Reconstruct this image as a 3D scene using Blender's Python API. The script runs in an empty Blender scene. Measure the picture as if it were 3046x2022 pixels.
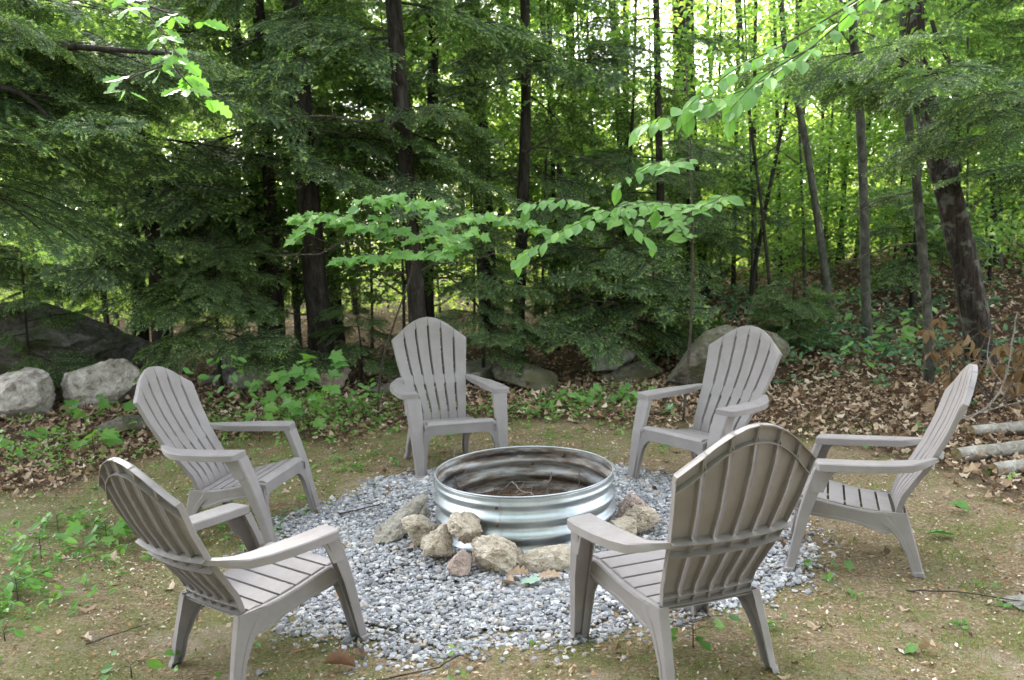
import bpy, math, random
import numpy as np
from mathutils import Vector, Matrix, noise
R = math.radians
random.seed(7)
rng = np.random.default_rng(7)
S = bpy.context.scene
COL = S.collection

# ------------------------------------------------------------------ camera
cam_d = bpy.data.cameras.new('camera'); cam = bpy.data.objects.new('camera', cam_d); COL.objects.link(cam)
cam_d.sensor_width = 36; cam_d.lens = 32.04; cam_d.clip_start = .05; cam_d.clip_end = 600
cam.matrix_world = Matrix.Translation((-.04, -4.964, 1.785)) @ Matrix.Rotation(R(90-8.16), 4, 'X') @ Matrix.Rotation(R(-2.097), 4, 'Z')
cam_d.dof.use_dof = True; cam_d.dof.focus_distance = 4.3; cam_d.dof.aperture_fstop = 4.0
S.camera = cam
# ------------------------------------------------------------------ world, sun, exposure
SUN_EL, SUN_AZ = 38, -24      # azimuth measured from +Y towards +X
W = bpy.data.worlds.new('World'); S.world = W; W.use_nodes = True
nt = W.node_tree; nt.nodes.clear()
sky = nt.nodes.new('ShaderNodeTexSky'); sky.sky_type = 'NISHITA'; sky.sun_disc = False
sky.sun_elevation = R(SUN_EL); sky.sun_rotation = R(SUN_AZ); sky.air_density = 1.0; sky.dust_density = 1.6; sky.ozone_density = 1
hs = nt.nodes.new('ShaderNodeHueSaturation'); hs.inputs['Saturation'].default_value = .30
bg = nt.nodes.new('ShaderNodeBackground'); bg.inputs[1].default_value = .15
wo = nt.nodes.new('ShaderNodeOutputWorld')
nt.links.new(sky.outputs[0], hs.inputs['Color']); nt.links.new(hs.outputs[0], bg.inputs[0]); nt.links.new(bg.outputs[0], wo.inputs[0])
sd = bpy.data.lights.new('sun', 'SUN'); sd.energy = 2.1; sd.angle = R(11); sd.color = (1, .95, .86)
sun = bpy.data.objects.new('sun', sd); COL.objects.link(sun)
v = Vector((math.sin(R(SUN_AZ))*math.cos(R(SUN_EL)), math.cos(R(SUN_AZ))*math.cos(R(SUN_EL)), math.sin(R(SUN_EL))))
sun.rotation_euler = v.to_track_quat('Z', 'Y').to_euler()
S.view_settings.view_transform = 'Standard'; S.view_settings.look = 'None'; S.view_settings.gamma = 1
S.view_settings.use_curve_mapping = False
S.view_settings.exposure = 3.2
S.cycles.max_bounces = 7; S.cycles.diffuse_bounces = 6; S.cycles.glossy_bounces = 2; S.cycles.transmission_bounces = 4
S.cycles.sample_clamp_indirect = 6; S.cycles.use_denoising = True

# ------------------------------------------------------------------ helpers
class MB:
    """collects vertices and faces for ONE mesh"""
    def __init__(s): s.v = []; s.f = []; s.n = 0; s.c = []
    def add(s, v, f, c=0.0):
        v = np.asarray(v, float).reshape(-1, 3)
        s.v.append(v); s.f += [tuple(i+s.n for i in q) for q in f]; s.n += len(v)
        s.c.append(np.full(len(v), c) if np.isscalar(c) else np.asarray(c, float)); return s
    def mesh(s, name, mat=None, smooth=None):
        me = bpy.data.meshes.new(name)
        V = np.concatenate(s.v)
        me.from_pydata([tuple(x) for x in V], [], s.f)
        a = me.attributes.new('tint', 'FLOAT', 'POINT'); a.data.foreach_set('value', np.concatenate(s.c).astype(np.float32))
        if mat: me.materials.append(mat)
        if smooth is not None:
            me.polygons.foreach_set('use_smooth', [True]*len(me.polygons))
            if smooth < 180: me.set_sharp_from_angle(angle=R(smooth))
        me.update(); return me
def fast_mesh(name, V, F, mat, tint=None, smooth=False):
    """V (n,3), F (m,k) arrays of equal-size faces"""
    me = bpy.data.meshes.new(name); V = np.asarray(V, np.float32); F = np.asarray(F, np.int32)
    me.vertices.add(len(V)); me.vertices.foreach_set('co', V.ravel())
    me.loops.add(F.size); me.loops.foreach_set('vertex_index', F.ravel())
    me.polygons.add(len(F)); me.polygons.foreach_set('loop_start', np.arange(len(F), dtype=np.int32)*F.shape[1])
    me.polygons.foreach_set('use_smooth', np.full(len(F), smooth))
    if tint is not None:
        a = me.attributes.new('tint', 'FLOAT', 'POINT'); a.data.foreach_set('value', np.asarray(tint, np.float32))
    me.materials.append(mat); me.update(calc_edges=True); me.validate(); return me
def link(name, me, parent=None, loc=None, mat4=None):
    o = bpy.data.objects.new(name, me); COL.objects.link(o)
    if parent: o.parent = parent
    if loc is not None: o.location = loc
    if mat4 is not None: o.matrix_local = mat4
    return o
def tag(o, label=None, cat=None, group=None, kind=None):
    if label: o['label'] = label
    if cat: o['category'] = cat
    if group: o['group'] = group
    if kind: o['kind'] = kind
    return o
def thing(name, loc, label, cat, group=None):
    o = bpy.data.objects.new(name, None); COL.objects.link(o); o.location = loc; o.empty_display_size = .1
    return tag(o, label, cat, group)
def copy_thing(root):
    kids = {}
    for ch in root.children:
        kids[ch] = list(ch.children)
    r = root.copy(); COL.objects.link(r)
    for ch, gs in kids.items():
        c = ch.copy(); COL.objects.link(c); c.parent = r
        for g in gs:
            d = g.copy(); COL.objects.link(d); d.parent = c
    return r
def rings(rs, closed=True, caps=True, flip=False):
    """rs: list of equally long vertex rings -> verts, faces"""
    n = len(rs[0]); V = np.concatenate([np.asarray(r, float) for r in rs]); F = []
    for i in range(len(rs)-1):
        for j in range(n if closed else n-1):
            a, b = i*n+j, i*n+(j+1) % n
            F.append((a, b, b+n, a+n))
    if caps:
        F.append(tuple(range(n))[::-1]); F.append(tuple(range((len(rs)-1)*n, len(rs)*n)))
    if flip: F = [f[::-1] for f in F]
    return V, F
def box(c, s):
    c = np.array(c); s = np.array(s)/2
    V = [c+s*np.array(k) for k in ((-1,-1,-1),(1,-1,-1),(1,1,-1),(-1,1,-1),(-1,-1,1),(1,-1,1),(1,1,1),(-1,1,1))]
    return V, [(0,3,2,1),(4,5,6,7),(0,1,5,4),(1,2,6,5),(2,3,7,6),(3,0,4,7)]
def tube(P, rad, sides=8, jitter=0., ph=None, cap=True):
    P = np.asarray(P, float); n = len(P); rad = np.broadcast_to(rad, (n,)) if np.ndim(rad) else np.full(n, rad)
    T = np.gradient(P, axis=0); T /= np.linalg.norm(T, axis=1)[:, None]+1e-9
    up = np.array([0, 0, 1.]) if abs(T[0][2]) < .8 else np.array([1., 0, 0])
    rs = []; th = np.linspace(0, 2*np.pi, sides, endpoint=False)
    A = np.cross(up, T[0]); A /= np.linalg.norm(A)
    for i in range(n):
        A = A - T[i]*A.dot(T[i]); A /= np.linalg.norm(A)+1e-9
        B = np.cross(T[i], A)
        k = 1+jitter*rng.normal(0, 1, sides) if jitter else np.ones(sides)
        rs.append(P[i]+rad[i]*k[:, None]*(np.cos(th)[:, None]*A+np.sin(th)[:, None]*B))
    return rings(rs, caps=cap)
def curve(pts, n):
    """smooth polyline through points"""
    pts = np.asarray(pts, float); t = np.linspace(0, len(pts)-1, n); k = np.clip(t.astype(int), 0, len(pts)-2); f = (t-k)[:, None]
    p = lambda i: pts[np.clip(i, 0, len(pts)-1)]
    p0, p1, p2, p3 = p(k-1), p(k), p(k+1), p(k+2)
    return .5*((2*p1)+(-p0+p2)*f+(2*p0-5*p1+4*p2-p3)*f**2+(-p0+3*p1-3*p2+p3)*f**3)
def rotm(ax, ang): return np.array(Matrix.Rotation(ang, 3, ax))
def basis(x, z):
    """4x4-able rotation: local X along x, local Z near z"""
    x = np.asarray(x, float); x /= np.linalg.norm(x); y = np.cross(z, x); y /= np.linalg.norm(y)+1e-9; zz = np.cross(x, y)
    return np.stack([x, y, zz], 1)
def m4(Rm, loc, sc=1.):
    M = Matrix(Rm.tolist()).to_4x4()
    M = M @ Matrix.Diagonal((sc, sc, sc, 1)) if np.isscalar(sc) else M @ Matrix.Diagonal((*sc, 1))
    M.translation = Vector(loc); return M

# ------------------------------------------------------------------ materials
class NT:
    def __init__(s, name):
        s.m = bpy.data.materials.new(name); s.m.use_nodes = True; s.t = s.m.node_tree; s.t.nodes.clear()
        s.out = s.n('OutputMaterial'); s.p = s.n('BsdfPrincipled'); s.l(s.p.outputs[0], s.out.inputs[0])
    def n(s, ty, **kw):
        x = s.t.nodes.new('ShaderNode'+ty)
        for k, v in kw.items(): setattr(x, k, v)
        return x
    def l(s, a, b): s.t.links.new(a, b)
    def val(s, sock, v):
        if hasattr(v, 'is_output'): s.l(v, sock)
        else: sock.default_value = v
    def coord(s, kind='Object', scale=None):
        c = s.n('TexCoord').outputs[kind]
        if scale is None: return c
        m = s.n('Mapping'); m.inputs['Scale'].default_value = scale if not np.isscalar(scale) else (scale,)*3; s.l(c, m.inputs[0]); return m.outputs[0]
    def noise(s, vec, scale, detail=4, rough=.6, dist=0):
        x = s.n('TexNoise'); s.l(vec, x.inputs['Vector']); x.inputs['Scale'].default_value = scale; x.inputs['Detail'].default_value = detail
        x.inputs['Roughness'].default_value = rough; x.inputs['Distortion'].default_value = dist; return x.outputs[0]
    def vor(s, vec, scale, out='Distance', feature='F1'):
        x = s.n('TexVoronoi', feature=feature); s.l(vec, x.inputs['Vector']); x.inputs['Scale'].default_value = scale; return x.outputs[out]
    def ramp(s, fac, stops, interp='LINEAR'):
        x = s.n('ValToRGB'); x.color_ramp.interpolation = interp; e = x.color_ramp.elements
        while len(e) < len(stops): e.new(.5)
        for el, (p, c) in zip(e, stops): el.position = p; el.color = (*c, 1) if not np.isscalar(c) else (c, c, c, 1)
        s.l(fac, x.inputs[0]); return x.outputs[0]
    def mix(s, fac, a, b, blend='MIX'):
        x = s.n('MixRGB', blend_type=blend); s.val(x.inputs[0], fac)
        for i, c in ((1, a), (2, b)):
            if hasattr(c, 'is_output'): s.l(c, x.inputs[i])
            else: x.inputs[i].default_value = (*c, 1)
        return x.outputs[0]
    def math(s, op, a, b=0):
        x = s.n('Math', operation=op); s.val(x.inputs[0], a); s.val(x.inputs[1], b); return x.outputs[0]
    def bump(s, h, strength=.5, dist=.01):
        x = s.n('Bump'); x.inputs['Strength'].default_value = strength; x.inputs['Distance'].default_value = dist; s.l(h, x.inputs['Height']); s.l(x.outputs[0], s.p.inputs['Normal'])
    def attr(s, name='tint'):
        return s.n('Attribute', attribute_name=name).outputs['Fac']
    def objrand(s): return s.n('ObjectInfo').outputs['Random']
    def island(s): return s.n('NewGeometry').outputs['Random Per Island']
    def base(s, c, rough=.6, spec=.3, metal=0):
        s.val(s.p.inputs['Base Color'], c if hasattr(c, 'is_output') else (*c, 1)); s.val(s.p.inputs['Roughness'], rough)
        s.p.inputs['Specular IOR Level'].default_value = spec; s.val(s.p.inputs['Metallic'], metal); return s
    def translucent(s, c, fac):
        t = s.n('BsdfTranslucent'); s.l(c, t.inputs[0]); m = s.n('MixShader'); m.inputs[0].default_value = fac
        s.l(s.p.outputs[0], m.inputs[1]); s.l(t.outputs[0], m.inputs[2]); s.l(m.outputs[0], s.out.inputs[0])

def leafmat(name, stops, transl=.4, rough=.5, tcol=(1.5, 1.6, .6), src='island'):
    k = NT(name); r = k.island() if src == 'island' else (k.attr() if src == 'tint' else k.objrand())
    c = k.ramp(r, stops)
    if src == 'obj': pass
    k.base(c, rough, .35)
    k.translucent(k.mix(1, c, tcol, 'MULTIPLY'), transl); return k.m

# plastic of the chairs
k = NT('taupe_plastic'); co = k.coord()
c = k.mix(k.ramp(k.noise(co, 9, 6), [(.4, 0), (.75, 1)]), (.205, .185, .180), (.240, .220, .215))
c = k.mix(k.ramp(k.noise(co, 60, 3), [(.68, 0), (.8, .25)]), c, (.17, .145, .11))
k.base(c, k.ramp(k.noise(co, 25, 4), [(.3, .48), (.7, .62)]), .32); k.bump(k.noise(k.coord(scale=(200, 200, 12)), 1, 2), .12, .001); M_PLASTIC = k.m
# galvanised steel, sooty where the ring is used (attribute tint = inner face)
k = NT('galvanised_steel'); co = k.coord()
c = k.mix(k.ramp(k.noise(co, 5, 5), [(.35, 0), (.7, 1)]), (.36, .40, .42), (.55, .58, .61))
soot = k.math('MULTIPLY', k.attr(), k.ramp(k.noise(k.coord(scale=(2.2, 2.2, 9)), 1.3, 5, .65), [(.30, 0.25), (.52, 1)]))
c = k.mix(soot, c, k.ramp(k.noise(k.coord(scale=(3, 3, 18)), 1.1, 4), [(.35, (.03, .026, .024)), (.47, (.12, .09, .07)), (.56, (.26, .225, .19)), (.64, (.40, .40, .40))]))
k.base(c, k.math('ADD', .40, k.math('MULTIPLY', soot, .35)), .5, k.math('SUBTRACT', .93, k.math('MULTIPLY', soot, .75)))
k.bump(k.noise(co, 60, 3), .15, .002); M_STEEL = k.m
k = NT('rusty_bolt'); k.base((.10, .06, .04), .6, .3, .6); M_BOLT = k.m
# ground
k = NT('forest_soil'); co = k.coord()
fine = k.noise(co, 55, 6, .75); mid = k.noise(co, 9, 5, .65); big = k.noise(co, 1.3, 4, .6)
litter = k.ramp(fine, [(.30, (.075, .052, .034)), (.43, (.21, .145, .085)), (.55, (.34, .25, .16)), (.68, (.54, .45, .34))])
moss = k.ramp(k.noise(co, 80, 5, .7), [(.3, (.07, .088, .024)), (.5, (.16, .18, .055)), (.68, (.27, .28, .11))])
sx_ = k.n('SeparateXYZ'); k.l(co, sx_.inputs[0])
c = k.mix(k.ramp(k.math('ADD', k.math('ADD', k.math('MULTIPLY', mid, .55), k.math('MULTIPLY', big, .45)), k.math('MULTIPLY', sx_.outputs[0], -.018)), [(.45, 0.12), (.56, .75)]), litter, moss)
c = k.mix(k.ramp(k.noise(co, 2.1, 5, .7), [(.57, 0), (.66, .75)]), c, k.ramp(k.noise(co, 120, 3), [(.35, (.22, .165, .11)), (.6, (.40, .33, .25))]))
c = k.mix(k.ramp(k.vor(co, 42), [(.10, .8), (.18, 0)]), c, (.42, .35, .28))
# beyond the clearing: needle duff
zone = k.attr()
duff = k.ramp(fine, [(.3, (.028, .018, .012)), (.5, (.085, .05, .032)), (.7, (.19, .125, .085))])
c = k.mix(zone, c, duff)
k.base(c, .92, .15); k.bump(k.math('ADD', k.noise(co, 40, 6, .7), k.math('MULTIPLY', k.noise(co, 160, 2), .4)), .9, .03); M_SOIL = k.m
# gravel
k = NT('gravel_stone'); co = k.coord(); r = k.island()
c = k.ramp(r, [(0, (.20, .202, .215)), (.18, (.31, .313, .325)), (.42, (.41, .41, .42)), (.58, (.38, .345, .31)), (.68, (.50, .49, .485)), (.80, (.265, .272, .295)), (.94, (.60, .58, .55))], 'CONSTANT')
c = k.mix(.45, c, k.ramp(k.noise(co, 120, 4), [(.3, (.5, .5, .5)), (.7, (1.1, 1.1, 1.1))]), 'MULTIPLY')
k.base(c, .75, .25); M_GRAVEL = k.m
k = NT('gravel_base'); co = k.coord()
k.base(k.ramp(k.vor(co, 70, 'Color'), [(.1, (.11, .108, .105)), (.9, (.27, .27, .27))]), .9, .1); k.bump(k.vor(co, 70), .8, .02); M_GBASE = k.m
def rockmat(name, cols, sc=14, lich=None, patch=None):
    k = NT(name); co = k.coord()
    c = k.ramp(k.noise(co, sc, 8, .72, .4), [(.34, cols[0]), (.47, cols[1]), (.6, cols[2]), (.72, cols[3])])
    c = k.mix(k.ramp(k.vor(co, sc*5), [(.06, .75), (.2, 0)]), c, cols[0])
    if lich: c = k.mix(k.ramp(k.noise(co, 3.2, 4, .6), [(.47, 0), (.6, .85)]), c, lich)
    k.base(c, .9, .2); k.bump(k.math('ADD', k.noise(co, sc*1.2, 9, .75), k.math('MULTIPLY', k.noise(co, sc*5, 4), .3)), .9, .03); return k.m
M_TAN = rockmat('tan_granite', [(.26, .20, .145), (.52, .44, .34), (.64, .56, .46), (.74, .68, .60)], 22)
M_SLAB = rockmat('grey_tan_granite', [(.16, .14, .11), (.33, .30, .25), (.42, .39, .33), (.54, .51, .45)], 20)
M_PINK = rockmat('pinkish_granite', [(.20, .14, .12), (.46, .35, .30), (.55, .45, .40), (.66, .60, .56)], 18)
M_GREY = rockmat('grey_granite', [(.10, .10, .085), (.28, .27, .23), (.38, .37, .33), (.52, .51, .47)], 15, (.24, .235, .16))
M_SPECK = rockmat('speckled_granite', [(.11, .09, .075), (.34, .30, .26), (.48, .46, .41), (.72, .71, .66)], 11)
M_DARKR = rockmat('dark_granite', [(.045, .045, .038), (.12, .12, .105), (.19, .187, .17), (.30, .30, .28)], 16, (.08, .095, .045))  # dark grey granite with mossy green patches
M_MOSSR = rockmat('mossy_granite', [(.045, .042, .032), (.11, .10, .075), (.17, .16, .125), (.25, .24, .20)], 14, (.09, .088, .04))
def barkmat(name, a, b, c2, sc=(9, 9, 2.2), lich=None, bstr=.9):
    k = NT(name); co = k.coord(scale=sc)
    n = k.noise(co, 2.2, 8, .7, .6)
    c = k.ramp(n, [(.36, a), (.52, b), (.68, c2)])
    if lich: c = k.mix(k.ramp(k.noise(k.coord(), 7, 5, .65), [(.54, 0), (.62, .8)]), c, lich)
    k.base(c, .9, .15); k.bump(n, bstr, .03); return k.m
M_BARK = barkmat('hemlock_bark', (.012, .010, .008), (.033, .028, .023), (.07, .062, .052))
M_BARKG = barkmat('grey_bark', (.028, .028, .022), (.062, .062, .050), (.12, .12, .098), (7, 7, 4), None, .3)
M_BARKL = barkmat('lichened_plated_bark', (.014, .011, .009), (.04, .032, .026), (.10, .085, .07), (11, 11, 2.2), (.13, .13, .105), 1)
M_TWIG = barkmat('twig_bark', (.05, .04, .032), (.11, .09, .075), (.20, .17, .15), (30, 30, 30))
M_BOUGH = barkmat('bough_bark', (.02, .018, .012), (.04, .036, .026), (.075, .068, .05), (30, 30, 30))
M_DEADTWIG = barkmat('dry_twig', (.16, .14, .12), (.28, .25, .22), (.42, .39, .35), (30, 30, 30))
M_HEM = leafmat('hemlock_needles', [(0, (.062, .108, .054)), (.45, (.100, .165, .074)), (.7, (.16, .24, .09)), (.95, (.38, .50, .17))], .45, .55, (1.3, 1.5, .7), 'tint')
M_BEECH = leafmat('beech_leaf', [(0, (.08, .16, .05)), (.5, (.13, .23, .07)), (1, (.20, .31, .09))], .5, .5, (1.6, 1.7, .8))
M_BACK = leafmat('sun_painted_leaf', [(0, (.16, .26, .07)), (.5, (.26, .38, .11)), (1, (.38, .48, .17))], .55, .5, (1.7, 1.6, .8))  # paler, yellower copy of the leaf tones, sunlight put into the colour
M_MAPLE = leafmat('maple_leaf', [(0, (.10, .22, .055)), (.5, (.145, .30, .075)), (1, (.20, .37, .09))], .42, .45, (1.4, 1.6, .6), 'obj')
M_SEED = leafmat('seedling_leaf', [(0, (.075, .16, .04)), (.5, (.12, .25, .055)), (1, (.19, .33, .07))], .35, .5, (1.4, 1.6, .6))
M_TEAL = leafmat('bluish_understory_leaf', [(0, (.05, .13, .07)), (.5, (.08, .18, .09)), (1, (.12, .23, .11))], .3, .5, (1.2, 1.4, .8))  # bluish green leaf colour of the plants on the slope
M_GRASS = leafmat('grass_blade', [(0, (.10, .17, .035)), (.6, (.17, .25, .06)), (1, (.27, .27, .10))], .3)
M_DEADLEAF = leafmat('dead_leaf', [(0, (.075, .045, .027)), (.25, (.19, .12, .07)), (.5, (.31, .215, .13)), (.78, (.44, .335, .235)), (1, (.58, .49, .38))], .12, .7, (1.2, 1, .7))
M_DEADBRUSH = leafmat('withered_leaf', [(0, (.10, .06, .03)), (.5, (.24, .155, .07)), (1, (.38, .27, .14))], .15, .7, (1.2, 1, .7))
M_CHIP = leafmat('litter_chip', [(0, (.06, .035, .02)), (.25, (.19, .11, .055)), (.5, (.36, .19, .08)), (.7, (.42, .30, .18)), (.93, (.50, .43, .33)), (1, (.72, .68, .62))], .02, .8)
k = NT('cut_wood'); k.base(k.ramp(k.noise(k.coord(), 30, 3), [(.4, (.16, .12, .06)), (.6, (.26, .21, .12))]), .85, .1); M_CUT = k.m
M_LOGBARK = barkmat('pale_log_bark', (.15, .135, .11), (.28, .26, .225), (.40, .38, .34), (6, 6, 6), (.17, .15, .12), .6)
k = NT('ash_and_needles'); k.base(k.ramp(k.noise(k.coord(), 45, 6, .7), [(.35, (.045, .03, .022)), (.5, (.13, .085, .055)), (.66, (.24, .175, .125))]), .95, .1); k.bump(k.noise(k.coord(), 60, 5), 1, .03); M_ASH = k.m

# ------------------------------------------------------------------ terrain height
# position, heading, ground height and the small tilts of the six chairs
CH = [(-.535, 1.263, -67.99, .039, -.004, 2.93), (1.163, .770, -140.16, -.006, 2.64, 1.05), (1.696, -.600, 160.85, -.010, -.34, -3.69),
      (.588, -1.675, 111.91, .052, -3.26, -1.10), (-1.194, -1.316, 50.55, -.052, .97, 1.92), (-1.701, .277, -12.76, -.033, 1.58, -.70)]
def chair_matrix(c):
    x, y, yaw, z, tf, tr = c; t = R(yaw); tf, tr = R(tf), R(tr)
    fw = Vector((math.cos(t), math.sin(t), tf)); rt = Vector((math.sin(t), -math.cos(t), tr)); up = rt.cross(fw).normalized(); fw.normalize(); rt = fw.cross(up)
    M = Matrix((rt, fw, up)).transposed().to_4x4(); M.translation = Vector((x, y, z)); return M
FEET = []
for c in CH:
    M = chair_matrix(c)
    for q in ((.30, .37, 0), (-.30, .37, 0), (.23, -.225, 0), (-.23, -.225, 0)): FEET.append(M @ Vector(q))
FEET = np.array([tuple(p) for p in FEET])
def sst(x, a, b): t = np.clip((x-a)/(b-a), 0, 1); return t*t*(3-2*t)
def TZ(x, y):
    x = np.asarray(x, float); y = np.asarray(y, float)
    num = np.zeros(np.broadcast(x, y).shape); den = np.full(num.shape, .02)
    for fx, fy, fz in FEET:
        w = np.exp(-((x-fx)**2+(y-fy)**2)/(2*.17**2)); num = num+w*(fz-.003); den = den+w
    z = num/den
    far = sst(y, 3, 6)
    z = z + .60*sst(x, .2, 3.2)*sst(y, 3.6, 9.0) - .55*sst(y, 10.5, 16) + .35*sst(x, 4, 9)*sst(y, 1.5, 6)
    z = z + far*(.05*np.sin(1.7*x+.6*y)+.06*np.sin(.9*y-1.3*x+1)) + .012*(1-far)*np.sin(3.1*x+1)*np.sin(2.7*y)*sst(np.hypot(x, y), 2.2, 3.2)
    z = z - .12*sst(-x, 3, 7)*far
    return z
def tz(x, y): return float(TZ(x, y))
def axis(a, b, step, far, n):
    core = np.arange(a, b+1e-6, step); g = np.geomspace(step*1.3, far, n)
    return np.concatenate([a-g[::-1], core, b+g])
gx = axis(-5.5, 6.5, .07, 220, 34); gy = axis(-4.6, 9, .07, 220, 34)
X, Y = np.meshgrid(gx, gy); Z = TZ(X, Y)
n = np.array([noise.noise((a*3, b*3, 0))*.014+noise.noise((a*9, b*9, 4))*.007 for a, b in zip(X.ravel(), Y.ravel())]).reshape(X.shape)
dist_feet = np.min(np.hypot(X[..., None]-FEET[:, 0], Y[..., None]-FEET[:, 1]), axis=2)
Z = Z + n*sst(dist_feet, .03, .15)
ybx = [-9, -5, -3.2, -2.6, -2, -1, 0, 1, 2, 2.4, 2.8, 3.5, 6, 9]; yby = [.3, .9, .9, 1.7, 2.3, 2.3, 2.5, 2.2, 1.9, 1.2, .4, .1, -.2, -.4]
def wood(x, y):
    """1 in the leaf littered woods, 0 on the mossy clearing"""
    w = .35*np.sin(2.3*x+1)*np.cos(1.9*y)+.2*np.sin(5*x)*np.sin(4*y+2)
    return sst(y+w-np.interp(x, ybx, yby), -.25, .5)
zone = wood(X, Y)
ny, nx = X.shape; idx = np.arange(nx*ny).reshape(ny, nx)
F = np.stack([idx[:-1, :-1], idx[:-1, 1:], idx[1:, 1:], idx[1:, :-1]], -1).reshape(-1, 4)
g = link('ground', fast_mesh('ground', np.stack([X, Y, Z], -1).reshape(-1, 3), F, M_SOIL, zone.ravel(), True)); tag(g, kind='structure')

# ------------------------------------------------------------------ gravel bed
GP = np.array([(-1.42, .12), (-1.30, -.42), (-1.07, -.96), (-.85, -1.22), (-.6, -1.36), (-.23, -1.44), (.13, -1.40), (.65, -1.22), (1.05, -1.0), (1.33, -.66), (1.42, -.2), (1.38, .25), (.99, .75), (.65, .95), (-.02, 1.02), (-.6, .92), (-.93, .80), (-1.22, .5)])
GP = GP*np.where(GP[:, 1:] < -.5, .965, 1.)
ga = np.arctan2(GP[:, 1], GP[:, 0]); gr = np.hypot(GP[:, 0], GP[:, 1]); o_ = np.argsort(ga); ga = ga[o_]; gr = gr[o_]
def grad(th): return np.interp(th, ga, gr, period=2*np.pi)
th = np.linspace(0, 2*np.pi, 97)[:-1]; V = [(0, 0, tz(0, 0)+.012)]; F = []
for i, k_ in enumerate((.25, .5, .75, .93, 1.0)):
    for t in th:
        r_ = grad(t)*k_*(1+(.04*math.sin(7*t)+.03*math.sin(13*t+1))*(i > 2)); x, y = r_*math.cos(t), r_*math.sin(t)
        V.append((x, y, tz(x, y)+(.010, .010, .009, .004, -.03)[i]))
for j in range(96): F.append((0, 1+j, 1+(j+1) % 96))
for i in range(4):
    for j in range(96): a = 1+i*96+j; b = 1+i*96+(j+1) % 96; F.append((a, a+96, b+96, b))
mb = MB(); mb.add(V, F); tag(link('gravel_bed', mb.mesh('gravel_bed', M_GBASE, 180)), kind='structure')
def pebbles(N, xs, ys, size, lift=.45, seed=1):
    rg = np.random.default_rng(seed)
    g_ = (1+5**.5)/2
    ico = np.array([(-1, g_, 0), (1, g_, 0), (-1, -g_, 0), (1, -g_, 0), (0, -1, g_), (0, 1, g_), (0, -1, -g_), (0, 1, -g_), (g_, 0, -1), (g_, 0, 1), (-g_, 0, -1), (-g_, 0, 1)])/1.902
    icf = np.array([(0,11,5),(0,5,1),(0,1,7),(0,7,10),(0,10,11),(1,5,9),(5,11,4),(11,10,2),(10,7,6),(7,1,8),(3,9,4),(3,4,2),(3,2,6),(3,6,8),(3,8,9),(4,9,5),(2,4,11),(6,2,10),(8,6,7),(9,8,1)])
    V = ico[None]*(1+rg.normal(0, .19, (N, 12, 1)))
    s = size*np.exp(rg.normal(0, .28, (N, 1, 1))); V = V*s*np.stack([rg.uniform(.8, 1.4, N), rg.uniform(.7, 1.05, N), rg.uniform(.45, .8, N)], -1)[:, None]
    a = rg.uniform(0, 6.28, N); b = rg.normal(0, .35, N)
    ca, sa, cb, sb = np.cos(a), np.sin(a), np.cos(b), np.sin(b)
    Rm = np.stack([np.stack([ca, -sa*cb, sa*sb], -1), np.stack([sa, ca*cb, -ca*sb], -1), np.stack([0*a, sb, cb], -1)], 1)
    V = np.einsum('nij,nvj->nvi', Rm, V)
    z = TZ(xs, ys)+lift*s[:, 0, 0]
    V = V+np.stack([xs, ys, z], -1)[:, None]
    F = icf[None]+np.arange(N)[:, None, None]*12
    return V.reshape(-1, 3), F.reshape(-1, 3)
N = 33000; t = rng.uniform(0, 2*np.pi, N*2); q = np.sqrt(rng.uniform(0, 1, N*2))*1.03; q = np.where(q > .97, q+np.abs(rng.normal(0, .035, N*2)), q)
rr = q*grad(t)*(1+.04*np.sin(7*t)+.03*np.sin(13*t+1)); keep = (rr > .50)
t, rr = t[keep][:N], rr[keep][:N]; xs, ys = rr*np.cos(t), rr*np.sin(t)
V, F = pebbles(len(xs), xs, ys, .0098, .7, 2)
V[:, 2] += .006*np.repeat(1-sst(rr/grad(t), .9, 1.0), 12)
tag(link('gravel', fast_mesh('gravel', V, F, M_GRAVEL)), 'blue grey and white crushed gravel spread around the steel fire ring', 'gravel', kind='stuff')
# strays beyond the edge
N = 2200; t = rng.uniform(0, 2*np.pi, N); rr = grad(t)*(1.0+np.abs(rng.normal(0, .075, N))); xs, ys = rr*np.cos(t), rr*np.sin(t)
V, F = pebbles(N, xs, ys, .011, .35, 3); tag(link('stray_gravel', fast_mesh('stray_gravel', V, F, M_GRAVEL)), 'loose pebbles scattered on the moss just outside the gravel bed', 'gravel', kind='stuff')

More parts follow.
